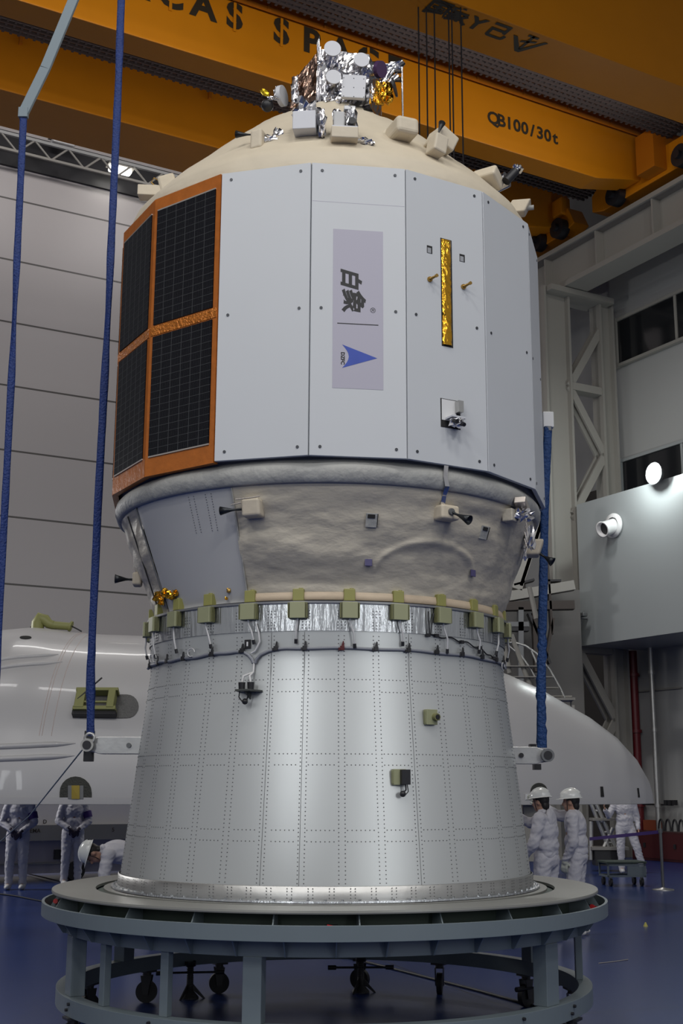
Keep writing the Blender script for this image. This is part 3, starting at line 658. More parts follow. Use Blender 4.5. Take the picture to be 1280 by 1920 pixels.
tp_ = soft_box('thruster', p+Vector((0.01, 0.04, 0.0)), (0.17, 0.18, 0.14), ((t_-ZV*0.5).normalized(), n_, (ZV+t_*0.5).normalized()), M_blanket, SPC, 0.015)
p = atY(819, 274, 8.2); b = MB(); b.box(p, (0.11, 0.12, 0.14), ((t_-ZV*0.2).normalized(), n_, (ZV+t_*0.2).normalized())); b.build('thruster_base', M_blanket, tp_, 0.012)
b = MB(); nozzle(b, p+ZV*0.07+n_*0.0, ZV*1.0+t_*0.42-n_*0.1, 0.15, 0.026); b.build('nozzle', M_nozzle, tp_)
n_, t_ = frame_at(57); p = dm(932, 348)[2]
b = MB(); b.cyl(p-n_*0.06, p+n_*0.09+ZV*0.03, 0.065, 0.065, 28); ss = b.build('sun_sensor', M_foil, SPC, 0.004)
b = MB(); p2 = atY(948, 340, 8.72); b.cyl(p2, p2+t_*0.07+ZV*0.10+n_*0.05, 0.034, 0.034, 16); b.build('sensor_barrel', M_dark, ss)
b = MB(); b.crumple(p2+t_*0.085+ZV*0.125+n_*0.06, (0.07, 0.07, 0.06), .35, 4, 0, 41); b.build('foil_tip', M_foil, ss)
p = atY(914, 338, 8.75); soft_box('blanket_pod', p, (0.17, 0.2, 0.11), ((t_-ZV*0.6).normalized(), n_, (ZV+t_*0.6).normalized()), M_blanket, SPC, 0.02)
n_, t_ = frame_at(80); p = atY(972, 391, 9.2)
cb = soft_box('blanket_pod', p, (0.15, 0.12, 0.12), (n_, t_, (ZV+n_*0.5).normalized()), M_blanket, SPC, 0.012)
b = MB(); b.cyl(p+n_*0.06, p+n_*0.12, 0.022, 0.02, 12); b.build('connector', M_collar, cb)
p = atY(283, 362, 9.2); lb = soft_box('blanket_pod', p, (0.20, 0.12, 0.09), (Vector((1, 0, -0.05)).normalized(), Vector((0, 1, 0)), ZV), M_blanket, SPC, 0.008)
p = atY(316, 350, 9.2); MB().box(p, (0.14, 0.14, 0.16), ((Vector((1, 0, .3)).normalized()), Vector((0, 1, 0)), Vector((-.3, 0, 1)).normalized())).build('pod_shoulder', M_blanket, lb, 0.02)
b = MB(); q_ = atY(300, 340, 9.2); b.tube([q_, q_+Vector((-.05, 0, .03)), q_+Vector((-.07, 0, -.01)), q_+Vector((-.03, 0, -.05))], 0.006, 6); b.build('hook', M_brass, lb)

# equipment bay on top
YB = 9.15
def A(u, v, Y=YB): return atY(u, v, Y)
bx = Vector((0.97, -0.24, 0)); by = Vector((0.24, 0.97, 0))
p0 = A(598, 196); p1 = A(598, 88); p2 = A(692, 196); Lx = (p2-p0).length*1.03; Lz = p1.z-p0.z
c0 = p0 - ZV*0.06
# main box: front face foil (silver), left side leaning brown foil
b = MB(); hgt = Lz*0.96+0.06
f0 = c0; f1 = c0 + bx*Lx; bk0 = c0 + by*0.45 - bx*0.0; bk1 = f1 + by*0.45
fz0 = ZV*hgt; fz1 = ZV*(hgt*0.80)
nx, nz = 16, 16; vs = []
def bil(P00, P10, P01, P11, nx, nz, amp, seed, nrm):
    vs = []
    for j in range(nz+1):
        for i in range(nx+1):
            s_, t__ = i/nx, j/nz; q_ = P00*(1-s_)*(1-t__) + P10*s_*(1-t__) + P01*(1-s_)*t__ + P11*s_*t__
            k = amp*(noise.noise(q_*14 + Vector((seed, 0, 0))) + 0.7*noise.noise(q_*38 + Vector((0, seed, 0)))); 
            vs.append(q_ + nrm*k)
    return vs, [(j*(nx+1)+i, j*(nx+1)+i+1, (j+1)*(nx+1)+i+1, (j+1)*(nx+1)+i) for j in range(nz) for i in range(nx)]
v_, f_ = bil(f0, f1, f0+fz0, f1+fz1, 20, 20, 0.014, 1, -by); b.add(v_, f_, 0)
v_, f_ = bil(f0+fz0, f1+fz1, bk0+fz0, bk1+fz1, 14, 14, 0.01, 2, ZV); b.add(v_, f_, 0)
v_, f_ = bil(f1, bk1, f1+fz1, bk1+fz1, 14, 14, 0.01, 3, bx); b.add(v_, f_, 0)
v_, f_ = bil(bk0, bk1, bk0+fz0, bk1+fz1, 6, 6, 0.01, 4, by); b.add(v_, f_, 0)
bay = b.build('equipment_bay', M_foil, SPC, label='silver foil wrapped equipment box on the dome top')
b = MB(); l0 = A(541, 196, 9.3)-ZV*0.05; l1 = A(558, 142, 9.25); l2 = f0+fz0; l3 = f0
v_, f_ = bil(l0, l3, l1, l2, 18, 16, 0.014, 6, Vector((-.5, -.8, 0))); b.add(v_, f_, 0)
v_, f_ = bil(l0, bk0+by*0.1, l1, bk0+fz0, 6, 6, 0.01, 7, Vector((-.5, .8, 0))); b.add(v_, f_, 0)
b.build('brown_foil_side', M_foilb, bay)
b = MB(); b.crumple((f0+f0+fz0)/2-by*0.01+ZV*0.02, (0.035, 0.045, hgt*0.9), .4, 8, 0, 51); b.crumple(A(553, 168, 9.2), (0.05, 0.06, 0.20), .4, 6, 0, 52)
for u, v, s_ in ((640, 128, .07), (655, 172, .06), (612, 182, .06), (668, 140, .05), (600, 120, .04), (632, 190, .05)): b.crumple(A(u, v, 9.05), (s_, .04, s_), .5, 4, 0, u)
b.build('foil_edge', M_foil, bay)
for u, v, r in ((622, 98, .068), (676, 119, .062), (624, 151, .062)):
    p = A(u, v, 9.0); d = Vector((0.12, -1, 0.02)).normalized()
    b = MB(); b.cyl(p+d*(-0.10), p+d*0.045, r*0.96, r*0.96, 32, 1); b.cyl(p+d*0.045, p+d*0.055, r, r, 32, 0); b.build('horn_disc', [M_disc, M_foil], bay, 0.004)
b = MB(); b.box(A(663, 164, 9.0), (0.19, 0.04, 0.20), (Vector((0.998, 0.0, -.06)).normalized(), Vector((0, 1, 0)), Vector((0.06, 0, .998)).normalized())); wp = b.build('white_cover_panel', M_disc, bay, 0.004)
b = MB()
for dx in (-.08, 0, .08):
    for dz in (-.08, .0, .08): p = A(663, 164, 8.98)+Vector((dx, 0, dz-dx*.06)); b.rivet(p, Vector((0, -1, 0)), 0.005, 0)
b.build('cover_screws', M_rivet, wp)
b = MB(); p = A(706, 131, 9.1); d = Vector((0.75, -0.6, -0.28)).normalized()
b.cyl(p-d*0.10, p+d*0.02, 0.068, 0.068, 28, 0); b.cyl(p+d*0.02, p+d*0.055, 0.07, 0.066, 28, 1); b.build('camera_barrel', [M_alu, M_purple], bay)
b = MB()
for (u0, v0, u1, v1) in ((716, 128, 752, 118), (718, 138, 752, 122), (700, 176, 735, 130), (700, 185, 740, 145), (692, 150, 700, 188)):
    p0_, p1_ = A(u0, v0, 9.15), A(u1, v1, 9.15); m_ = (p0_+p1_)/2; dd = (p1_-p0_); L = dd.length; dd.normalize(); sd = dd.cross(Vector((0, 1, 0))).normalized()
    b.crumple(m_, (L*1.05, 0.04, 0.04), .35, 5, 0, u0, (dd, Vector((0, 1, 0)), sd))
b.build('foil_strut', M_foil, bay)
b = MB(); b.crumple(A(719, 176, 9.1), (0.13, 0.12, 0.16), .3, 6, 0, 61); b.build('gold_wrapped_horn', M_gold, bay)
b = MB(); p = A(738, 164, 9.08); d = Vector((0.93, -0.25, 0.15)).normalized(); b.cyl(p, p+d*0.012, 0.078, 0.078, 28); b.build('black_dish', M_dark, bay)
b = MB(); b.cyl(A(755, 224), A(753, 113), 0.008, n=8); b.cyl(A(750, 124), A(757, 118), 0.018, n=10, mi=1); b.build('mast_rod', [M_foil, M_dark], bay)
b = MB(); b.box(A(743, 150), (0.055, 0.03, 0.02)); b.box(A(745, 134), (0.05, 0.03, 0.02)); b.build('mast_bracket', M_brown, bay)
b = MB(); b.ball(A(501, 198, 9.25), 0.052, n=20, m=12, sm=True); b.build('black_sphere', M_dark, SPC)
b = MB(); p = A(529, 180, 9.25); b.cyl(p-Vector((.02, -.008, 0)), p+Vector((0.014, -.006, 0)), 0.085, 0.085, 26); b.build('side_disc', M_disc, SPC)
b = MB(); b.crumple(A(519, 172, 9.22), (.05, .05, .08), .4, 4, 0, 71); b.crumple(A(512, 184, 9.2), (.09, .04, .03), .4, 4, 0, 72); b.build('foil_wrap', M_foil, SPC)
b = MB(); b.crumple(A(497, 174, 9.2), (.07, .04, .04), .3, 4, 0, 73, (Vector((.8, 0, -.6)), Vector((0, 1, 0)), Vector((.6, 0, .8)))); b.build('yellow_foil_tip', mat('yellow_foil', (.85, .62, .03), .25, .7), SPC)
# pleated cream cover along the foot of the bay
b = MB(); b.lathe([(0.56, 6.90), (0.46, 7.06), (0.40, 7.10)], 80, fn=lambda a, z: 0.012*math.sin(R_(a)*26)); b.build('pleated_skirt', M_blanket, SPC)

# ------------------------------------------------------------------ adapter
ADP = thing('payload_adapter', (AX, AY, 1.0), 'tall silver riveted conical adapter with green boxes and a cable harness under the capsule', 'adapter')
def coneR(z): return interp(z, [1.01, 2.507, 2.709], [1.497, 1.326, 1.334])
b = MB(); b.lathe([(coneR(z), z) for z in (1.01, 1.1, 1.3, 1.5, 1.75, 2.0, 2.25, 2.507, 2.6, 2.709)], 180)
zs_ = []; z = 1.12
while z < 2.70: zs_.append(z); z += 0.0255
for k in range(36):
    ac = 5+10*k
    if 100 < ac < 260: continue
    for da in (-0.8, 0.8):
        nn, _ = NT(ac+da)
        for z in zs_: b.rivet(P(ac+da, coneR(z)+0.0008, z), nn, 0.0042)
for z in (2.39, 2.31, 1.912, 1.842, 1.439, 1.37):
    a = -100
    while a < 100:
        if min(abs((a-5) % 10), 10-abs((a-5) % 10)) > 1.3: nn, _ = NT(a); b.rivet(P(a, coneR(z)+0.0008, z), nn, 0.0042)
        a += 1.12
b.build('cone_skin', [M_cone, M_rivet], ADP)
b = MB()
for ac in (-15, -5.4, 25):
    b.tube([P(ac, coneR(z)+0.0005, z) for z in (1.1, 1.6, 2.0, 2.4, 2.70)], 0.0016, 5)
b.build('skin_seam', M_rivet, ADP)
# base strip and flange
b = MB(); b.lathe([(1.497, 1.105), (1.503, 1.102), (1.505, 1.02), (1.505, 1.018)], 180)
for k in range(72):
    for da in (-.55, .55):
        for z in (1.035, 1.055, 1.075, 1.092): nn, _ = NT(5*k+2.5+da); b.rivet(P(5*k+2.5+da, 1.5055, z), nn, 0.004)
b.build('base_strip', [M_alu2, M_rivet], ADP)
b = MB(); b.lathe([(1.505, 1.022), (1.548, 1.020), (1.55, 1.008), (1.50, 1.006)], 180, sm=False); b.build('base_flange', M_alu, ADP)
b = MB()
for k in range(90):
    p = P(4*k+1.0, 1.528, 1.02); b.cyl(p, p+ZV*0.010, 0.009, n=6, sm=False)
b.build('flange_bolts', M_alu, ADP)
# aluminium band with flange and boxes
b = MB(); b.lathe([(1.341, 2.707), (1.341, 2.888)], 220)
for k in range(36):
    if 100 < 10*k < 260: continue
    for da in (-1.0, 0, 1.0):
        for z in (2.725, 2.745, 2.765, 2.80, 2.82, 2.84): nn, _ = NT(10*k+5+da); b.rivet(P(10*k+5+da, 1.3415, z), nn, 0.0045)
b.build('aluminium_band', [M_alu, M_rivet], ADP)
b = MB(); b.lathe([(1.33, 2.886), (1.364, 2.888), (1.366, 2.902), (1.31, 2.905)], 220, sm=False); b.build('top_flange', M_alu2, ADP)
for k in range(25):
    a = -7.2+14.4*k
    n_, t_ = NT(a); o = P(a, 1.342, 0)
    b = MB(); prof = [(-0.060, 0), (0.060, 0), (0.051, 0.052), (-0.051, 0.052)]
    b.prism(prof, o+ZV*2.785, t_, n_, ZV, 0.107, 0)
    bx_ = b.build('release_box', M_green, ADP, 0.003)
    c = MB()
    for sgn in (-1, 1):
        c = MB()
        for i in range(4): c.box(o+t_*sgn*0.062+n_*(0.008+0.010*i)+ZV*2.84, (0.006, 0.004, 0.10), (t_, n_, ZV))
        for z in (2.80, 2.825, 2.85, 2.875): c.rivet(o+t_*sgn*0.060+n_*0.03+ZV*z, t_*sgn, 0.004, 0)
        c.build('side_ribs', M_greend, bx_)
    c = MB(); c.box(o+n_*0.0-n_*0.01+ZV*2.945, (0.075, 0.05, 0.08), (t_, n_, ZV)); c.cyl(o-n_*0.0+ZV*2.94+t_*0.015, o+ZV*2.99+t_*0.015, 0.014, n=10)
    c.build('spring_cap', mat('olive_cap', (0.30, 0.29, 0.09), 0.5), bx_, 0.004)
    if abs(a) < 85 or a > 275:
        dx = random.uniform(0.02, 0.05)*(1 if k % 5 else -0.5); z0 = 2.785; L = random.uniform(0.13, 0.17)
        p0 = o+n_*0.025+ZV*z0; pts = [p0, p0-ZV*0.03+t_*dx*0.1, p0-ZV*L*0.6+t_*dx*0.8+n_*0.005, p0-ZV*L+t_*dx-n_*0.008]
        c = MB(); c.tube(pts, 0.0065, 7, 0); d_ = (pts[3]-pts[2]).normalized(); c.cyl(pts[3], pts[3]+d_*0.03, 0.011, n=10, mi=1)
        c.build('pigtail_cable', [M_cablew, M_dark], bx_)
# harness
def hz(a):
    z = 2.585
    if a < -24: z -= 0.0012*min(20, (-24-a))
    return z
b = MB(); pts = []
a = -80
while a <= -25: pts.append(P(a, coneR(2.58)+0.013+0.002*math.sin(a), hz(a)+0.004*math.sin(a*.5))); a += 1.5
pts += [P(-23.5, coneR(2.5)+0.015, 2.577), P(-21.8, coneR(2.5)+0.017, 2.555), P(-20.6, coneR(2.5)+0.02, 2.525), P(-20.2, coneR(2.5)+0.02, 2.50)]
b.tube(pts, 0.0125, 8)
pts = [P(-19.6, coneR(2.5)+0.02, 2.50), P(-19.2, coneR(2.5)+0.02, 2.525), P(-18, coneR(2.5)+0.017, 2.555), P(-15.5, coneR(2.5)+0.015, 2.578), P(-12.5, coneR(2.5)+0.013, 2.59)]
a = -10.5
while a <= 84: pts.append(P(a, coneR(2.58)+0.013, 2.592+0.003*math.sin(a*.3)-0.0003*max(0, a-20))); a += 1.5
b.tube(pts, 0.011, 8); hs = b.build('harness_cable', M_cable, ADP)
for a in (-72, -62, -55, -46, -34, -23.6, -13.4, -5.2, 5.2, 14.7, 24.5, 34, 44, 54, 64, 72):
    n_, t_ = NT(a); z = 2.592 if a > -15 else hz(a); p = P(a, coneR(z)+0.024, z)
    c = MB(); c.box(p, (0.028, 0.022, 0.03), (t_, n_, ZV)); c.prism([(-.008, 0), (.014, 0), (.010, .035), (.004, .038)], p-n_*0.005+ZV*.01, t_, ZV, n_, 0.012); c.box(p-t_*0.018-ZV*.006, (0.014, 0.012, 0.02), (t_, n_, ZV))
    c.build('cable_clip', M_dark if a != 5.2 else mat('red_black_clip', (0.09, .01, .012), .4), hs, 0.002)
b = MB()
for a_, dz in ((-68, 0.03), (-64, 0.02), (-42, 0.02), (70, -.02), (74, 0.0)):
    n_, t_ = NT(a_); c_ = P(a_, coneR(2.58)+0.03, 2.575+dz); b.tube([c_+t_*(0.035*math.cos(q_*PI/8))+ZV*(0.028*math.sin(q_*PI/8)) for q_ in range(14)], 0.004, 6)
b.build('wire_loops', M_cablew, hs)
b = MB(); pts = [P(31+i, coneR(2.7)+0.012, 2.70-0.0009*i*i*0.12+0.008*math.sin(i*.9)) for i in range(0, 36)]; b.tube(pts, 0.005, 6)
for i in (0, 3, 13, 22, 31): n_, t_ = NT(31+i); b.box(pts[i]+n_*.004, (0.03, 0.02, 0.022), (t_, n_, ZV))
b.build('upper_black_cable', M_dark, hs)
b = MB(); b.tube([P(31, 1.356, 2.86), P(31, 1.356, 2.80), P(31.4, 1.356, 2.74), P(31.6, 1.35, 2.70)], .004, 6); b.tube([P(33, 1.356, 2.85), P(32.2, 1.356, 2.79), P(32, 1.35, 2.71)], .004, 6); b.build('drop_wires', M_dark, hs)
b = MB(); a, z, p = onR(465, 1208, coneR); n_, t_ = NT(a)
b.box(p+n_*.006, (.045, .01, .06), (t_, n_, ZV), 0); b.box(p+n_*.012, (.012, .004, .03), (t_, n_, ZV), 1); b.build('black_plate', [M_dark, M_white], ADP, 0.002)
b = MB(); a, z, p = onR(475, 1208, coneR); b.tube([P(-19.5, 1.35, 2.76), P(-18.6, 1.352, 2.70), P(-18.2, 1.352, 2.64), P(-19.5, 1.35, 2.58), P(-20.8, 1.35, 2.565)], 0.007, 7); b.build('white_branch_cable', M_cablew, hs)
# connector shelf
a, z, p = onR(470, 1298, coneR); n_, t_ = NT(a)
b = MB(); b.prism([(-.085, -.06), (.085, -.06), (.05, .075), (-.05, .075)], p+n_*0.06, t_, n_, ZV, 0.012); b.prism([(0, 0), (.10, 0), (0, -.05)], p-t_*.004, n_, ZV, t_, .008)
sh = b.build('connector_shelf', mat('shelf_dark', (.06, .065, .06), .45), ADP, 0.001)
for dx in (-.032, .032):
    c = MB(); q_ = p+n_*.07+t_*dx; c.cyl(q_+ZV*.01, q_+ZV*.06, .021, .024, 14); c.build('round_connector', M_dark, sh)
    c = MB(); c.tube([q_+ZV*.05, q_+ZV*.10-t_*dx*.3, P(-20, coneR(2.5)+0.025, 2.44), P(-19.9, coneR(2.5)+0.02, 2.51)], 0.008, 7); c.build('branch_cable', M_cablew, sh)
c = MB(); q_ = p+n_*.085-ZV*.065; c.ball(q_, .02, 0, 12, 8); c.tube([q_-t_*.02, q_-t_*.045+ZV*.03, q_-t_*.04+ZV*.065], .004, 6); c.tube([q_+t_*.01, q_+t_*.025+ZV*.05], .005, 6); c.build('cap_on_lanyard', M_dark, sh)
# sockets
def socket(u, v, black):
    a, z, p = onR(u, v, coneR); n_, t_ = NT(a)
    b = MB(); b.box(p+n_*.02-t_*.01, (.085, .04, .10), (t_, n_, ZV)); 
    for i in range(3): b.box(p+n_*(.008+.012*i)-t_*.055, (.006, .005, .085), (t_, n_, ZV))
    s_ = b.build('socket_box', M_green, ADP, 0.003)
    if black:
        c = MB(); c.box(p+n_*.055+t_*.02, (.06, .035, .095), (t_, n_, ZV)); c.ball(p+n_*.06+t_*.0-ZV*.105, .020, 0, 12, 8); c.tube([p+n_*.06+t_*.02-ZV*.04, p+n_*.06+t_*.022-ZV*.08, p+n_*.06-ZV*.10], .006, 6)
        c.tube([p+n_*.06+t_*.03-ZV*.04, p+n_*.06+t_*.038-ZV*.09, p+n_*.06+t_*.01-ZV*.12], .004, 6); c.build('black_plug', M_dark, s_, 0.003)
    else:
        c = MB(); c.cyl(p+n_*.04+t_*.012, p+n_*.07+t_*.012, .026, .024, 18); c.cyl(p+n_*.069+t_*.012, p+n_*.074+t_*.012, .016, .016, 14, 1); c.build('round_socket', [M_greend, M_dark], s_)
socket(806, 1345, False); socket(748, 1457, True)
# lifting arms with trunnions
for sgn, u, v in ((-1, 171, 1398), (1, 1021, 1417)):
    p = atY(u, v, 9.5); xin = AX + sgn*coneR(p.z)*0.99
    c = (p + Vector((xin, p.y, p.z)))/2
    b = MB(); L = abs(xin-p.x); h = 0.062
    b.prism([(sgn*-0.02, -h*.35), (sgn*.09-sgn*.02, -h), (L*1.0, -h), (L*1.0, h), (sgn*.0+.09, h), (-.02, h*.35)] if False else [(-.015, -.028), (.075, -h), (L+.05, -h), (L+.05, h), (.075, h), (-.015, .028)], p+Vector((0, -.10, 0)), Vector((-sgn, 0, 0)), ZV, Vector((0, 1, 0)), .2)
    arm = b.build('lifting_arm', M_alu2, ADP, 0.003)
    b = MB(); b.cyl(p+Vector((0, -.16, 0)), p+Vector((0, .16, 0)), .048, n=24, mi=0); b.cyl(p+Vector((0, -.165, 0)), p+Vector((0, -.16, 0)), .032, n=20, mi=1); b.build('trunnion_pin', [M_collar if sgn < 0 else M_rivet, M_dark], arm)
    b = MB(); q_ = p+Vector((-sgn*(.30 if sgn < 0 else .19), -.10, 0)); b.cyl(q_, q_-Vector((0, .014, 0)), .018, n=14); b.build('arm_bolt', M_rivet if sgn < 0 else M_dark, arm)

# ------------------------------------------------------------------ assembly stand
STD = thing('assembly_stand', (AX, AY, 0), 'round blue grey steel assembly stand with a wide beige ring plate on castors', 'stand')
b = MB(); b.lathe([(1.60, .985), (1.60, 1.004), (0.9, 1.004)], 160, sm=False); b.build('inner_plate', M_plate, STD)
b = MB(); b.lathe([(1.655, .985), (1.655, 1.004), (1.955, 1.004), (1.957, .992), (1.955, .984), (1.655, .984)], 200, sm=False); b.build('ring_plate', M_plate, STD)
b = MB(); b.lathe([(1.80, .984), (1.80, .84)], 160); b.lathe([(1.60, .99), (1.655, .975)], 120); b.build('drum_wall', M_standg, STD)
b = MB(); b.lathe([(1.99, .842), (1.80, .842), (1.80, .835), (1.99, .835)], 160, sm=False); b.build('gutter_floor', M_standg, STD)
b = MB(); b.lathe([(2.00, .842), (2.00, .928), (2.020, .928), (2.020, .837), (1.99, .835)], 220, sm=False); b.build('rim_band', M_stand, STD, 0.002)
for k in range(24):
    a = 7+15*k; n_, t_ = NT(a); b = MB(); b.prism([(1.80, .84), (1.99, .84), (1.90, .984), (1.80, .984)], Vector((AX, AY, 0))-t_*.004, n_, ZV, t_, .008); b.build('gusset', M_stand, STD)
b = MB(); b.lathe([(1.864, .837), (1.864, .735), (1.80, .735)], 200, sm=False)
b.build('under_band', M_stand, STD)
for k in range(40):
    a = 9*k+3; n_, t_ = NT(a); b = MB(); b.prism([(1.86, .736), (1.885, .736), (1.96, .836), (1.86, .836)], Vector((AX, AY, 0))-t_*.004, n_, ZV, t_, .008); b.build('stiffener', M_stand, STD)
ZR0, ZR1 = .25, .36
b = MB(); b.lathe([(1.80, ZR1), (1.895, ZR1), (1.895, ZR0), (1.80, ZR0), (1.80, ZR1)], 200, sm=False); b.build('lower_ring', M_stand, STD, 0.002)
def leg(a, wd, dp=.10):
    n_, t_ = NT(a); dp = dp if wd > .09 else .05; b = MB(); b.box(P(a, 1.82, (.735+ZR1)/2), (wd, dp, .735-ZR1), (t_, n_, ZV)); b.build('leg', M_stand, STD, 0.004)
for a, wd in ((-64, .14), (-48.5, .06), (-30.6, .06), (-12.1, .115), (51.5, .15), (88, .06), (118, .13), (150, .09), (-118, .13), (-150, .1), (-90, .09), (180, .12)):
    leg(a, wd)
for a in (-33, -60, 40, 58):
    n_, t_ = NT(a)
    for d_ in (-.02, .02): p = P(a, 1.90, .31+d_); MB().cyl(p+t_*d_-n_*.01, p+t_*d_+n_*.012, .010, n=8).build('ring_bolt', M_dark, STD)
def caster(a, R=1.86, fixed=0.0, zt=ZR0):
    n_, t_ = NT(a); p = P(a, R, 0); r = .085; d = (t_*math.cos(fixed)+n_*math.sin(fixed)).normalized(); sd = d.cross(ZV)
    b = MB(); b.box(p+ZV*(zt-.008), (.11, .11, .016), (t_, n_, ZV)); b.cyl(p+ZV*(zt-.016), p+ZV*(zt-.045), .035, n=14)
    for s_ in (-1, 1): b.prism([(-.045, zt-.04), (.045, zt-.04), (.02, r-.02), (-.02, r-.02)], p+sd*(s_*.034)-sd*.003, d, ZV, sd, .006)
    c = b.build('caster', M_dark, STD)
    w_ = MB(); w_.cyl(p+ZV*r-sd*.022, p+ZV*r+sd*.022, r, n=24); w_.build('wheel', M_rubber, c, 0.006)
for a, fx in ((172, .3), (150, 1.2), (122, 1.4), (100, .5), (60, .8), (-60, .6), (-105, .5), (-128, 1.0), (-150, .3), (-20, .4), (20, .8)): caster(a, fixed=fx)
def jack(p, hd):
    p = Vector(p); b = MB(); b.lathe([(.075, 0), (.075, .01), (.03, .06), (.024, .20), (.024, .25), (.045, .25), (.045, .29)], 20, c=p, axis=ZV)
    for i in range(10): b.lathe([(.024, .09+.016*i), (.030, .098+.016*i), (.024, .106+.016*i)], 16, c=p, axis=ZV)
    for i in range(3): t_ = i*2.1; dd = Vector((math.cos(t_), math.sin(t_), 0)); b.prism([(.02, .12), (.13, .0), (.11, 0), (.02, .07)], p, dd, ZV, dd.cross(ZV), .01)
    c = b.build('levelling_jack', M_dark, STD)
    h = MB(); d_ = Vector((math.cos(hd), math.sin(hd), 0)); q_ = p+ZV*.20; h.cyl(q_-d_*.27, q_+d_*.27, .009, n=8)
    for s_ in (-1, 1): h.cyl(q_+d_*s_*.21, q_+d_*s_*.28, .019, n=10)
    h.build('turning_handle', M_dark, c)
jack(P(171, 1.70, 0), 0.05); jack(P(-140, 1.78, 0), 0.15); jack(P(112, 1.80, 0), .6)
b = MB(); p0 = P(0, 1.93, .60); b.cyl(P(-3, 1.6, .80), P(168, 1.5, .33), .008, n=8)
b.build('tie_rod', M_dark, STD)
# red knobs with silver rods in the gutter
for a, da in ((2.2, 5), (-82, -7), (72, 6)):
    n_, t_ = NT(a); p = P(a, 1.93, .905); q_ = P(a+da, 1.94, .875)
    b = MB(); b.cyl(p, q_, .006, n=8, mi=0); rr = b.build('latch_rod', M_alu, STD)
    for x_ in (p, q_): 
        m_ = MB(); d_ = (q_-p).normalized(); m_.cyl(x_-d_*.03, x_+d_*.02, .017, n=12); m_.build('red_knob', M_red, rr)
    m_ = MB(); m_.box(p+ZV*.0-n_*.04, (.07, .05, .03), (t_, n_, ZV)); m_.build('latch_block', M_dark, rr)

# ------------------------------------------------------------------ slings
def sling(name, pts, wd, th, m, lab, grpn=None, wig=0.0, bunch=None):
    b = MB(); V_ = []; N = 60; ptsv = [Vector(p) for p in pts]
    seg = [(ptsv[i+1]-ptsv[i]).length for i in range(len(ptsv)-1)]; T = sum(seg)
    for i in range(N+1):
        d = T*i/N; k = 0
        while k < len(seg)-1 and d > seg[k]: d -= seg[k]; k += 1
        V_.append(ptsv[k].lerp(ptsv[k+1], d/seg[k]))
    vs = []; n = 14
    for i, p in enumerate(V_):
        w_ = wd*(1+0.12*noise.noise(Vector((0, 3, p.z*3))))
        tw = wig*noise.noise(Vector((5, 1, p.z*1.2)))*2.0; dx = Vector((math.cos(tw), math.sin(tw), 0)); dy = Vector((-math.sin(tw), math.cos(tw), 0))
        bw = bunch(p.z) if bunch else 0
        for k in range(n):
            t_ = 2*PI*k/n; kk = 1 + bw*0.4*noise.noise(Vector((k*.9, 2, p.z*22)))
            groove = 1-0.35*math.exp(-((abs(math.cos(t_)))/.25)**2)
            vs.append(p + dx*(w_/2*math.cos(t_)*kk) + dy*(th/2*math.sin(t_)*kk*groove))
    b.add(vs, [(i*n+k, i*n+(k+1) % n, (i+1)*n+(k+1) % n, (i+1)*n+k) for i in range(N) for k in range(n)], 0, True)
    b.add(vs, [tuple(range(n))[::-1], tuple(range(N*n, N*n+n))])
    return top(name, b, m, lab, 'sling', grpn)
pL = atY(170, 1380, 9.42)
sling('lifting_sling', [pL, atY(170, 1250, 9.42), atY(186, 900, 9.42), atY(204, 560, 9.42), atY(222, 155, 9.42), atY(228, -25, 9.42)], .062, .035, M_blue, 'blue lifting sling left of the capsule, hooked on the left trunnion', None, 0.5, lambda z: 1 if z < 2.8 else .15)
sling('lifting_sling', [atY(1016, 1402, 9.5), atY(1014, 1300, 9.5), atY(1017, 1150, 9.5), atY(1021, 950, 9.55), atY(1027, 800, 9.6)], .068, .045, M_blue2, 'blue lifting sling right of the capsule, hooked on the right trunnion', None, 0.4, lambda z: 1.3 if z < 2.9 else .3)
b = MB(); b.box(atY(1027, 788, 9.62), (.085, .06, .13)); b.box(atY(1027, 800, 9.6)-ZV*0.02, (.05, .04, .04), mi=1); b.box(atY(1027, 440, 9.9), (.02, .02, 2.7), mi=1) if False else None
top('sling_block', b, [M_white, M_rivet], 'white block at the top end of the right sling', 'block', bevel=.006)
sling('lifting_sling', [atY(-18, 1500, 9.5), atY(0, 1130, 9.5), atY(22, 700, 9.5), atY(44, 222, 9.5)], .058, .03, M_blue, 'blue lifting sling at the far left edge hanging from a grey strap', None, 0.6)
b = MB(); p0, p1, p2 = atY(44, 212, 9.5), atY(85, 128, 9.5), atY(150, -30, 9.5)
for a_, c_ in ((p0, p1), (p1, p2)):
    d_ = (c_-a_); L = d_.length; d_.normalize(); b.box((a_+c_)/2, (.085, .035, L*1.02), (d_.cross(Vector((0, 1, 0))).normalized(), Vector((0, 1, 0)), d_))
b.box(p0, (.08, .05, .09))
top('strap_end', b, M_strap, 'broad grey strap slanting above the far left blue sling', 'strap', bevel=.005)
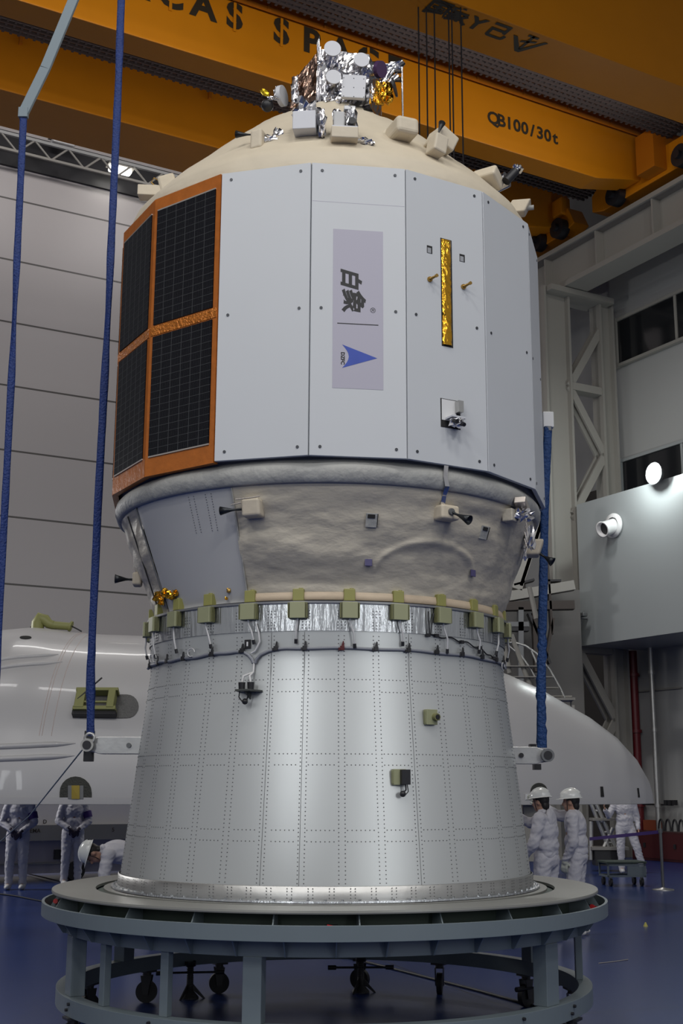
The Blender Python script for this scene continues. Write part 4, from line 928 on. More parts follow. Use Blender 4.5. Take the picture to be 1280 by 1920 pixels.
# shackle below the left sling
b = MB(); c_ = atY(168, 1384, 9.36); b.tube([c_+Vector((.035*math.cos(t_*PI/8), 0, .035*math.sin(t_*PI/8))) for t_ in range(-2, 11)], .011, 8)
top('shackle', b, M_alu2, 'steel shackle joining the left sling to its trunnion', 'shackle')
b = MB(); c_ = atY(160, 1398, 9.5); b.box(c_+Vector((0.0, .14, 0)), (.075, .04, .23)); b.box(c_+Vector((-.035, .10, .0)), (.02, .03, .06), mi=1)
top('guide_block', b, [M_dark, M_red], 'black upright guide block behind the left trunnion', 'block', bevel=.004)
b = MB(); pts = [atY(155, 1405, 9.5), atY(95, 1480, 10.5), atY(55, 1530, 12.5), atY(0, 1578, 14.5), atY(-25, 1600, 15)]; b.tube(pts, .006, 6)
top('tag_rope', b, M_strap, 'thin grey tag rope from the left trunnion down to a worker', 'rope')
b = MB(); b.box(atY(998, 1399, 9.9), (.05, .1, .03)); b.box(atY(1006, 1438, 9.9), (.055, .1, .045))
top('stop_block', b, M_dark, 'pair of black stops above and below the right lifting arm', 'block')

# ------------------------------------------------------------------ fairing half
FY, FZ = 19.6, 1.49
FX = [-7.0, -5.6, -4.98, -4.78, -4.4, -3.9, -3.19, -1.5, 0, 1, 1.8, 2.41, 2.88, 3.40, 3.65, 4.05, 4.34, 4.52, 4.58, 4.60]
FR = [2.44, 2.565, 2.62, 2.605, 2.55, 2.515, 2.49, 2.50, 2.44, 2.30, 2.11, 1.91, 1.70, 1.40, 1.26, .96, .64, .33, .15, .02]
def fairR(x): return interp(x, FX, FR)
def FP(x, th, off=0.0): r = fairR(x)+off; return Vector((x, FY - r*math.cos(th), FZ + r*math.sin(th)))
def onF(u, v):
    r = ray(u, v); p = None
    t_ = 14.0/r.y
    for i in range(2400):
        p = C0 + r*t_
        if (p.y-FY)**2 + (p.z-FZ)**2 < fairR(p.x)**2: break
        t_ += 0.004/r.y
    return p.x, math.atan2(p.z-FZ, FY-p.y)
FAIR = thing('payload_fairing_half', (-1.5, FY, FZ), 'huge glossy white half shell of a rocket fairing lying on its side behind the capsule', 'fairing')
b = MB(); xs = []
for i in range(len(FX)-1):
    k = 3 if FX[i] < 2.4 else 4
    for j in range(k): xs.append(FX[i]+(FX[i+1]-FX[i])*j/k)
xs.append(FX[-1]); N = 56; vs = []
for off in (0, -.06):
    for x in xs:
        for i in range(N+1): vs.append(FP(x, PI*i/N, off if fairR(x) > .1 else off*.2))
n1 = N+1; L_ = len(xs); fs = []
for s_ in (0, 1):
    for j in range(L_-1):
        for i in range(N):
            q_ = s_*L_*n1; f = (q_+j*n1+i, q_+(j+1)*n1+i, q_+(j+1)*n1+i+1, q_+j*n1+i+1); fs.append(f if s_ == 0 else f[::-1])
b.add(vs, fs, 0, True)
fs = []
for j in range(L_-1):
    for i in (0, N): a_ = j*n1+i; c_ = (j+1)*n1+i; o2 = L_*n1; fs.append((a_, c_, c_+o2, a_+o2))
b.add(vs, fs, 0, False); b.build('shell', M_fair, FAIR)
b = MB(); b.add([FP(x, 0, .012) for x in xs]+[FP(x, 0, .012)+ZV*-.035 for x in xs]+[FP(x, 0.02, .012) for x in xs], [(i, i+1, L_+i+1, L_+i) for i in range(L_-1)]+[(i, 2*L_+i, 2*L_+i+1, i+1) for i in range(L_-1)], 0)
b.build('rim_strip', M_fair, FAIR)
b = MB(); b.tube([FP(x, -.0, .006)-ZV*.036 for x in xs if x < 4.5], .006, 6); b.build('rim_seal', M_collar, FAIR)
def ridge(pts, r, nm='stringer'):
    ps = [onF(u, v) for u, v in pts]; q_ = []
    for i in range(len(ps)-1):
        for j in range(6): t_ = j/6; q_.append(FP(ps[i][0]+(ps[i+1][0]-ps[i][0])*t_, ps[i][1]+(ps[i+1][1]-ps[i][1])*t_, 0.0))
    q_.append(FP(*ps[-1], 0)); MB().tube(q_, [r]*(len(q_)-4)+[r*.9, r*.7, r*.4, r*.1], 10).build(nm, M_fair, FAIR)
ridge([(-60, 1243), (0, 1238), (60, 1231), (110, 1227)], .035); ridge([(-60, 1257), (0, 1253), (60, 1246), (118, 1241)], .035)
ridge([(-60, 1400), (0, 1400), (70, 1397), (142, 1394)], .04); ridge([(-60, 1424), (0, 1423), (70, 1420), (140, 1417)], .04)
def fpatch(pts, off, mi, mb):
    ps = [onF(u, v) for u, v in pts]; c_ = (sum(p[0] for p in ps)/len(ps), sum(p[1] for p in ps)/len(ps))
    vs = [FP(*c_, off)]+[FP(*p, off) for p in ps]+[FP(*p, -.02) for p in ps]; n = len(ps)
    mb.add(vs, [(0, i+1, (i+1) % n+1) for i in range(n)]+[(i+1, n+i+1, n+(i+1) % n+1, (i+1) % n+1) for i in range(n)], mi); return mb
def arch(u0, u1, v0, v1, k=10):
    c_ = (u0+u1)/2; r = (u1-u0)/2; vt = v0+min(r, (v1-v0)*.8); return [(u0, v1)]+[(c_-r*math.cos(PI*i/k), vt-(vt-v0)*math.sin(PI*i/k)) for i in range(k+1)]+[(u1, v1)]
fpatch([(48+11*math.cos(t_*PI/8), 1196+2.6*math.sin(t_*PI/8)) for t_ in range(16)], .012, 0, MB()).build('vent_hole', M_gap, FAIR)
el = [(150, 1347), (150, 1303)]+[(238+22*math.sin(i*PI/10), 1325-22*math.cos(i*PI/10)) for i in range(11)]
fpatch(el, .01, 0, MB()).build('oval_access_ring', M_oval, FAIR)
fpatch(arch(112, 172, 1456, 1499), .01, 0, MB()).build('arched_hatch', M_hole, FAIR)
b = MB(); fpatch([(128, 1498), (128, 1473), (157, 1473), (157, 1498)], .02, 0, b); fpatch([(135, 1498), (135, 1473), (150, 1473), (150, 1498)], .03, 1, b); b.build('gold_latch', [M_rivet, mat('dull_gold', (.30, .22, .03), .4, .4)], FAIR)
fpatch(arch(994, 1026, 1468, 1499), .01, 0, MB()).build('arched_hatch', M_hole, FAIR)
fpatch([(1126, 1494), (1125, 1475), (1130, 1475), (1132, 1494)], .015, 0, MB()).build('dark_slot', M_gap, FAIR)
fpatch([(1196, 1495), (1194, 1478), (1197, 1478), (1199, 1495)], .015, 0, MB()).build('dark_slot', M_gap, FAIR)
fpatch([(984, 1500), (984, 1489), (993, 1489), (993, 1500)], .02, 0, MB()).build('white_label', M_white, FAIR)
b = MB()
for k_, u_ in enumerate((99, 104, 121)): 
    x_, th = onF(u_, 1260); b.tube([FP(x_+.06*t_/20, .35+1.35*t_/20, .001) for t_ in range(21)], .004, 5)
b.build('faint_seam', mat('seam_pink', (.55, .45, .42), .5), FAIR)
# yellow-green bracket over the oval
b = MB(); x0, t0 = onF(142, 1320); x1, t1 = onF(222, 1320); nrm = Vector((0, -math.cos(t0), math.sin(t0))); tv = Vector((0, math.sin(t0), math.cos(t0)))
o_ = FP(x0, t0, .02); L = x1-x0; XV = Vector((1, 0, 0))
b.box(o_+XV*L/2+tv*.16+nrm*.05, (L, .14, .05), (XV, nrm, tv)); b.box(o_+XV*L/2-tv*.15+nrm*.05, (L, .14, .06), (XV, nrm, tv))
b.box(o_+XV*.08+nrm*.05, (.13, .16, .30), (XV, nrm, tv)); b.box(o_+XV*(L-.08)+nrm*.05, (.10, .16, .30), (XV, nrm, tv)); b.box(o_+XV*L/2-tv*.05+nrm*.10, (L*.9, .03, .03), (XV, nrm, tv))
br_ = b.build('release_bracket', M_yg, FAIR, .008)
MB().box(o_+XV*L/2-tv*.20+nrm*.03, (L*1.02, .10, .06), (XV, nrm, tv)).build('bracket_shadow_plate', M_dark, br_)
MB().cyl(o_+XV*.05-tv*.02+nrm*.12, o_+XV*(.34)+tv*.33+nrm*.14, .012, n=8).build('prop_rod', M_dark, br_)
# green handle on top
HG = thing('pyro_valve', atY(88, 1178, 19.6), 'olive green elbow shaped fitting on top of the white fairing', 'fitting')
q_ = lambda u, v: atY(u, v, 19.6)
b = MB(); b.tube([q_(70, 1182), q_(71, 1168), q_(76, 1159), q_(84, 1162), q_(92, 1170), q_(100, 1172)], [.10, .10, .10, .09, .075, .07], 14); b.build('elbow', M_yg, HG)
b = MB(); b.cyl(q_(98, 1172), q_(134, 1175), .065, .06, 16); b.cyl(q_(131, 1174), q_(134, 1175), .085, .085, 16); b.build('barrel', M_yg, HG)
b = MB(); b.tube([q_(134, 1174), q_(144, 1179), q_(153, 1184)], .012, 6); b.tube([q_(67, 1160), q_(61, 1170), q_(57, 1177)], .012, 6); b.build('lanyard', M_dark, HG)
# transport frame behind/below
TF = thing('transport_frame', W(3, 23.2, 0), 'long white transport trailer with a grey rail standing behind the workers', 'trailer')
MB().wbox(4.7, 12.5, 23.0, 24.5, .99, 1.62).build('white_side', M_trail, TF)
MB().wbox(4.6, 12.6, 22.85, 24.6, .72, .99).build('grey_rail', M_trailg, TF)
MB().wbox(4.7, 12.5, 23.05, 24.4, .14, .72).build('lower_body', mat('trailer_purple_grey', (.36, .34, .38), .4), TF)
b = MB(); b.wbox(4.7, 12.5, 23.0, 23.04, .30, .33); b.wbox(6.9, 7.05, 22.99, 23.06, .38, .55, 1); b.build('lower_lip', [M_trailg, M_dark], TF)
for s_ in (5, 7.3, 8.5, 10.5):
    MB().cyl(W(s_, 22.95, .17), W(s_, 23.3, .17), .17, n=20).build('wheel', M_rubber, TF)
b = MB()
for tx, u, v in (('D', 84, 1541), ('CEMA', 62, 1558), ('5', 212, 1556)):
    r = ray(u, v); p = C0 + r*((23.0 if tx == 'D' else 22.85)/r.dot(DV)); glyphs(b, tx, p, EV, ZV, .10, .006, .001, nrm=-DV)
b.build('small_lettering', M_stencil, TF)
for x_ in (-3, 2.5):   # cradle under the fairing
    b = MB()
    b.box((x_, FY, .75), (.25, 3.6, .12)); b.box((x_, FY, .35), (.2, .2, .7)); b.box((x_, FY-1.6, 1.1), (.2, .12, .8)); b.box((x_, FY+1.6, 1.1), (.2, .12, .8)); b.box((x_, FY, .05), (.6, 3, .1))
    top('fairing_cradle', b, M_steel, 'grey steel cradle carrying the fairing shell, %s one' % ('left' if x_ < 0 else 'right'), 'cradle', 'cradles under the fairing')

# ------------------------------------------------------------------ small wall things
v_ = thing('vent_pipe', W(20, 22.4, 7.7), 'short white round vent pipe on the mezzanine wall', 'vent')
p = W(19.98, *atS(1152, 986, 20)); b = MB(); dn = (-EV-ZV*0.35-DV*0.1).normalized()
b.lathe([(.20, 0), (.30, .0), (.30, .05), (.20, .07)], 28, c=p, axis=-EV); b.build('wall_collar', M_white, v_)
b = MB(); b.lathe([(.18, 0), (.18, .42), (.20, .44), (.16, .44), (.155, .1), (0.01, .1)], 28, c=p, axis=dn); b.build('pipe_mouth', M_white, v_)
b = MB(); b.cyl(p+dn*.30, p+dn*.31, .155, n=24); b.build('dark_inside', M_dark, v_)
p = W(19.98, *atS(1101, 1160, 20)); cc = thing('security_camera', p, 'small grey security camera on the mezzanine wall below the vent', 'camera')
b = MB(); b.cyl(p, p-EV*.25, .03, n=8); b.cyl(p-EV*.22+ZV*.10+DV*(-.10), p-EV*.3+ZV*.02, .03, n=8); b.build('bracket', M_rivet, cc)
b = MB(); b.ball(p-EV*.3-ZV*.12, .12, 0, 16, 12); b.build('dome_lens', M_rivet, cc)
b = MB(); b.box(p-EV*.25+ZV*.06-DV*.14, (.14, .22, .10), (EV, DV, ZV)); b.build('housing', M_rivet, cc, .02)
p = W(19.85, *atS(1240, 890, 20)); fl = thing('floodlight', p, 'blazing white floodlight on the mezzanine parapet', 'lamp')
b = MB(); b.cyl(p-EV*.12, p-EV*.10, .23, n=24); b.build('lit_face', M_flood, fl)
b = MB(); b.cyl(p-EV*.10, p+EV*.08, .26, .16, 24); b.build('housing', M_rivet, fl)
l = bpy.data.lights.new('floodlight_beam', 'POINT'); l.energy = 140; l.shadow_soft_size = .15; l.color = (.92, 1, .98)
lo = bpy.data.objects.new('floodlight_beam', l); COL.objects.link(lo); lo.location = p-EV*.35
# pipes
def pipe(nm, u0, v0, s_, r, m, lab, z0=0.0, z1=5.05):
    q_, _ = atS(u0, v0, s_); b = MB(); b.cyl(W(s_, q_, z0), W(s_, q_, z1), r, n=14)
    for z in (1.2, 3.0, 4.4): b.cyl(W(s_, q_, z), W(s_, q_, z+.08), r*1.35, n=14)
    return top(nm, b, m, lab, 'pipe')
pipe('red_pipe', 1190, 1330, 21.83, .11, M_redp, 'dark red vertical pipe on the right wall under the mezzanine')
pipe('steel_pipe', 1224, 1330, 21.7, .06, M_alu2, 'slim grey vertical pipe right of the red one')
pipe('conduit', 1158, 1330, 21.85, .04, M_steel, 'thin pale conduit left of the red pipe')
q0, z0 = atS(1181, 1296, 21.7); q1, _ = atS(1262, 1296, 21.7)
b = MB(); b.cyl(W(21.97, q0, z0), W(21.97, q1, z0), .025, n=8); top('branch_pipe', b, M_steel, 'thin horizontal grey pipe crossing the wall behind the red pipe', 'pipe')
q0, z0 = atS(1205, 1508, 21.8); q1, _ = atS(1262, 1510, 21.8)
b = MB(); b.cyl(W(21.8, q0, z0), W(21.8, q1, z0), .02, n=8)
for u_ in (1250, 1257, 1266): qq, zz_ = atS(u_, 1505, 21.8); b.box(W(21.78, qq, zz_), (.08, .1, .12), (EV, DV, ZV))
top('socket_rail', b, M_dark, 'low horizontal pipe with small black valves near the wall edge', 'pipe')
# red cabinets at the wall foot
qa, _ = atS(1196, 1580, 21.2)
c = thing('wall_cabinet', W(21.3, qa-2, 0), 'long dark red low cabinet at the foot of the right wall', 'cabinet')
b = MB(); b.wbox(21.0, 21.6, qa-5, qa, 0, .66); b.build('body', mat('cabinet_red', (.045, .007, .008), .45), c, .01)
for i in range(5):
    b = MB(); b.wbox(20.98, 21.0, qa-i-.96, qa-i-.04, .06, .62); d_ = b.build('door', mat('cabinet_red2', (.06, .009, .010), .4), c)
    b = MB(); b.wbox(20.95, 20.98, qa-i-.5, qa-i-.44, .3, .4); b.build('handle', M_dark, d_)
for u_, lab in ((1240, 'leftmost of the four black hose hoops on the red cabinet'), (1253, 'second hose hoop from the left on the red cabinet'), (1266, 'third hose hoop from the left on the red cabinet'), (1278, 'rightmost black hose hoop on the red cabinet, at the frame edge')):
    qq, zz_ = atS(u_, 1572, 21.2); b = MB(); b.tube([W(21.2, qq+.085*math.cos(t_*PI/10), .68+.26*math.sin(t_*PI/10)) for t_ in range(11)], .022, 8)
    top('hose_hoop', b, M_dark, lab, 'hose', 'hose hoops on the red cabinet')
b = MB(); qq, zz_ = atS(1223, 1547, 21.8); b.wbox(21.7, 21.9, qq-.22, qq+.22, zz_-.12, zz_+.12); top('call_box', b, mat('orange_red', (.22, .05, .02), .5), 'small orange red box on the wall beside the grey pipe', 'box')

# dark staircase and machinery area right of the capsule
ST = thing('access_stairs', W(18.5, 24.4, 0), 'grey steel access stairs with curved handrails beyond the fairing nose', 'stairs')
Ys = 25.0
def S(u, v, Y=Ys): return atY(u, v, Y)
for pts in ([(942, 1206), (962, 1204), (985, 1211), (1005, 1225), (1030, 1255), (1050, 1290), (1058, 1308)], [(952, 1210), (975, 1228), (995, 1255), (1010, 1285), (1020, 1312)], [(996, 1220), (1010, 1252), (1016, 1268)]):
    b = MB(); b.tube([S(*p_) for p_ in pts], .022, 8); b.build('handrail', M_alu2, ST)
for v_ in (1250, 1270, 1290, 1306):
    b = MB(); c_ = S(975+(v_-1245)*.5, v_); b.box(c_, (1.0, .3, .02)); b.build('tread', M_steel, ST)
b = MB(); b.box(S(1045, 1312), (.6, .6, .05)); b.cyl(S(1070, 1310), S(1070, 1330), .02, n=6); b.cyl(S(1030, 1306), S(1072, 1306), .015, n=6); b.build('landing', M_steel, ST)
b = MB(); 
for (u0, v0, u1, v1) in ((958, 1190, 1010, 1330), (945, 1212, 955, 1262), (992, 1100, 1005, 1160)):
    b.cyl(S(u0, v0), S(u1, v1), .05, n=8)
b.cyl(S(1060, 1330), Vector((S(1060, 1330).x, Ys, 0)), .05, n=8); b.cyl(S(960, 1300), Vector((S(960, 1300).x, Ys, 0)), .05, n=8); b.build('stringer', M_steel, ST)
MC = thing('service_platform', W(19, 28, 0), 'shadowy service platform with beams and brown machinery seen right of the capsule', 'platform')
Yp = 29.0
def SP(u, v): return atY(u, v, Yp)
def beam(u0, v0, u1, v1, wd, m, nm, dp=.3):
    a_, c_ = SP(u0, v0), SP(u1, v1); d_ = c_-a_; L = d_.length; d_.normalize()
    MB().box((a_+c_)/2, (L, dp, wd), (d_, Vector((0, 1, 0)), d_.cross(Vector((0, 1, 0))).normalized())).build(nm, m, MC)
beam(930, 1123, 1075, 1098, .22, M_steel, 'cross_beam'); beam(1012, 960, 965, 1105, .30, M_steel, 'diagonal_brace'); beam(1020, 960, 975, 1100, .08, M_dark, 'dark_brace')
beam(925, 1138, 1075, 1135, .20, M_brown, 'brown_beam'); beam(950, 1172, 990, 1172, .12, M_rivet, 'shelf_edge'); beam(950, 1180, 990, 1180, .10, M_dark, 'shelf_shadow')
beam(1000, 1150, 1005, 1260, .10, M_brown, 'post'); beam(975, 1140, 975, 1330, .12, M_rivet, 'post'); beam(990, 1150, 1030, 1245, .06, M_dark, 'slanted_pole')
beam(1012, 1090, 1050, 1090, .05, M_dark, 'rail'); beam(962, 1098, 1000, 1088, .05, M_dark, 'rail'); beam(1020, 985, 1034, 1190, .05, M_brown, 'thin_pole'); beam(1036, 1160, 1012, 1290, .06, M_brown, 'thin_pole')
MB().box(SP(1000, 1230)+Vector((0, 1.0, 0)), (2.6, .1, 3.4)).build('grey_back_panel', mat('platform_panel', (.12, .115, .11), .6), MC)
beam(925, 1335, 1075, 1335, .3, M_steel, 'deck')
for u_ in (930, 1070):
    a_ = SP(u_, 1335); MB().box((a_.x, Yp, a_.z/2), (.3, .3, a_.z)).build('deck_leg', M_steel, MC)

# ------------------------------------------------------------------ cart, stanchion, ladder, floor bits
CT = thing('equipment_cart', atZ(1167, 1664, 0), 'low grey equipment cart on black castors near the queue post', 'cart')
c0 = atZ(1167, 1660, 0); cx = Vector((1, .12, 0)).normalized(); cy = Vector((-.12, 1, 0)).normalized()
b = MB(); b.box(c0+ZV*.40, (.72, .55, .035), (cx, cy, ZV)); b.build('deck', M_standg, CT, .004)
b = MB()
for s_ in (-1, 1):
    for r_ in (-1, 1): b.box(c0+cx*(.33*s_)+cy*(.24*r_)+ZV*.27, (.03, .03, .24), (cx, cy, ZV))
    b.box(c0+cy*(.24*s_)+ZV*.17, (.69, .03, .03), (cx, cy, ZV)); b.box(c0+cx*(.33*s_)+ZV*.17, (.03, .5, .03), (cx, cy, ZV)); b.box(c0+cy*(.24*s_)+ZV*.36, (.69, .03, .03), (cx, cy, ZV))
b.build('frame', M_stand, CT)
b = MB(); b.box(c0+cx*.18-cy*.25+ZV*.26, (.34, .02, .16), (cx, cy, ZV)); b.build('side_tray', M_stand, CT)
for s_ in (-1, 1):
    for r_ in (-1, 1):
        q_ = c0+cx*(.28*s_)+cy*(.2*r_); b = MB(); b.cyl(q_+ZV*.07-cx*.02, q_+ZV*.07+cx*.02, .07, n=18); w1 = b.build('caster', M_rubber, CT)
        MB().box(q_+ZV*.13, (.05, .05, .06)).build('fork', M_rivet, w1)
p = atZ(1243, 1669, 0); SN = thing('queue_post', p, 'slim steel queue post with round base and dark blue belt', 'post')
b = MB(); b.lathe([(.18, 0), (.18, .015), (.03, .04), (.026, .05)], 28, c=p, axis=ZV); b.build('base', M_alu2, SN)
b = MB(); b.cyl(p+ZV*.04, p+ZV*.93, .026, n=16); b.cyl(p+ZV*.93, p+ZV*1.0, .036, n=16); b.build('pole', M_rivet, SN)
b = MB(); pb = Vector((atY(1105, 1573, 23).x, 23, atY(1105, 1573, 23).z)); pa = p+ZV*.95; d_ = (pb-pa); L = d_.length; d_.normalize(); b.box((pa+pb)/2, (L, .006, .055), (d_, d_.cross(ZV).normalized(), d_.cross(ZV).normalized().cross(d_))); b.build('belt', M_armb, SN)
p = atZ(1160, 1630, 0)
LD = thing('step_ladder', atZ(1135, 1630, 0), 'folding aluminium step ladder frame behind the white fairing nose', 'ladder')
def Lq(u, v, Y=26.5): return atY(u, v, Y)
for a_, c_ in (((1107, 1505), (1145, 1600)), ((1116, 1505), (1158, 1600)), ((1108, 1540), (1108, 1612)), ((1122, 1612), (1148, 1552))):
    b = MB(); b.cyl(Lq(*a_), Lq(*c_), .045, n=8); b.build('rail', M_alu2, LD)
for i in range(4): b = MB(); b.cyl(Lq(1110+9*i, 1520+20*i), Lq(1122+9*i, 1520+20*i), .03, n=8); b.build('rung', M_alu2, LD)
b = MB(); b.box(Lq(1140, 1590), (.75, .5, .06)); b.box(Lq(1130, 1536), (.5, .4, .05)); b.build('platform_shelf', M_steel, LD)
b = MB(); b.box(Lq(1140, 1608), (.6, .4, .3)); b.build('dark_case', M_dark, LD)
b = MB(); p = atZ(1210, 1737, 0); b.lathe([(.03, 0), (.025, .01), (.006, .05)], 12, c=p, axis=ZV); top('floor_marker', b, mat('yellow_plastic', (.5, .45, .1), .5), 'tiny yellow marker lying on the blue floor right of the stand', 'marker')
b = MB(); b.tube([atZ(1122, 1806, .006), atZ(1150, 1803, .006), atZ(1177, 1799, .006)], .005, 5); top('cable_tie', b, M_edge, 'thin pale strip lying on the blue floor right of the stand', 'strip')
b = MB(); b.tube([atZ(u_, v_, .012) for u_, v_ in ((-30, 1672), (30, 1680), (90, 1692), (160, 1712), (230, 1740), (330, 1775))], .012, 6); top('floor_cable', b, M_dark, 'black cable on the blue floor left of the stand', 'cable')
b = MB(); b.tube([atZ(u_, v_, .012) for u_, v_ in ((640, 1792), (760, 1822), (900, 1858), (1000, 1886), (1060, 1900))], .012, 6); top('floor_cable', b, M_dark, 'black cable on the floor under the stand', 'cable')
b = MB(); b.tube([atZ(u_, v_, .03) for u_, v_ in ((-30, 1622), (20, 1631), (60, 1640), (110, 1652), (160, 1660))], .012, 6); top('floor_cable', b, M_dark, 'black cable behind the workers on the left', 'cable')

# ------------------------------------------------------------------ people
def capsule(mb, p0, p1, r0, r1=None, n=14):
    r1 = r0 if r1 is None else r1; p0 = Vector(p0); p1 = Vector(p1)
    mb.cyl(p0, p1, r0, r1, n); mb.ball(p0, r0, 0, n, 10, zmin=-1); mb.ball(p1, r1, 0, n, 10, zmin=-1); return mb
def fused(mb, name, m, parent, vox, fold=0.0, seed=0, mw=None, lab=None):
    # overlapping forms melted into one continuous skin
    me = bpy.data.meshes.new('tmp'); me.from_pydata([tuple(p) for p in mb.v], [], mb.f); me.update()
    o = bpy.data.objects.new('tmp', me); COL.objects.link(o)
    r = o.modifiers.new('r', 'REMESH'); r.mode = 'VOXEL'; r.voxel_size = vox
    s_ = o.modifiers.new('s', 'SMOOTH'); s_.iterations = 4; s_.factor = .6
    dg = bpy.context.evaluated_depsgraph_get(); ev = o.evaluated_get(dg); m2 = bpy.data.meshes.new_from_object(ev)
    bpy.data.objects.remove(o); bpy.data.meshes.remove(me)
    if fold:
        for v in m2.vertices:
            q_ = v.co; w_ = noise.noise(q_*3.5)*1.5; k = .55*noise.noise(Vector((q_.x*7+seed+w_, q_.y*7, q_.z*13+q_.x*8))) + .8*(0.5-2*abs(noise.noise(Vector((q_.x*10+w_, q_.y*10+seed, q_.z*17-q_.x*7)))))
            v.co = v.co + v.normal*(fold*k)
    m2.materials.clear(); m2.materials.append(m); m2.transform(mw)
    for p in m2.polygons: p.use_smooth = True; p.material_index = 0
    n_ = bpy.data.objects.new(name, m2); COL.objects.link(n_); n_.parent = parent
    if lab: n_['label'] = lab
    return n_
def hand(mb, w_, d, palm, curl=.5, side=1):
    # w_ wrist, d pointing direction, palm = palm normal
    w_ = Vector(w_); d = Vector(d).normalized(); pn = Vector(palm); pn = (pn - d*pn.dot(d)).normalized(); sd = d.cross(pn)*side
    c_ = w_ + d*.045
    for k in (-.028, -.010, .010, .028): capsule(mb, w_+d*.012+sd*k*.7, w_+d*.085+sd*k, .014, .012, 10)
    for k, L in ((-.033, .058), (-.011, .074), (.011, .080), (.033, .070)):
        q0 = w_+d*.088+sd*k*.95; a1 = (d*math.cos(curl*.8)+pn*math.sin(curl*.8)); a2 = (d*math.cos(curl*1.9)+pn*math.sin(curl*1.9))
        q1 = q0+a1*L*.52; q2 = q1+a2*L*.48; capsule(mb, q0, q1, .0095, .0088, 8); capsule(mb, q1, q2, .0086, .0074, 8)
    t0 = w_+d*.03+sd*.03; t1 = t0+(d*.6+sd*.7+pn*.4).normalized()*.04; t2 = t1+(d*.9+sd*.1+pn*.4).normalized()*.03
    capsule(mb, t0, t1, .013, .011, 8); capsule(mb, t1, t2, .0105, .009, 8)
def ell(mb, c, r, ax=None): mb.ball(c, r, 0, 20, 14, ax, zmin=-1)
BASE = dict(pelvis=(0, 0, .95), chest=(0, 0, 1.27), neck=(0, .0, 1.46), head=(0, .02, 1.60), hu=(0, 0, 1), hf=(0, 1, 0),
    sL=(-.185, 0, 1.41), sR=(.185, 0, 1.41), eL=(-.25, -.03, 1.13), eR=(.25, -.03, 1.13), wL=(-.26, .07, .89), wR=(.26, .07, .89),
    hL=(-.095, 0, .92), hR=(.095, 0, .92), kL=(-.11, .03, .50), kR=(.11, .03, .50), aL=(-.12, -.02, .09), aR=(.12, -.02, .09),
    dL=None, dR=None, pL=(1, 0, 0), pR=(-1, 0, 0))
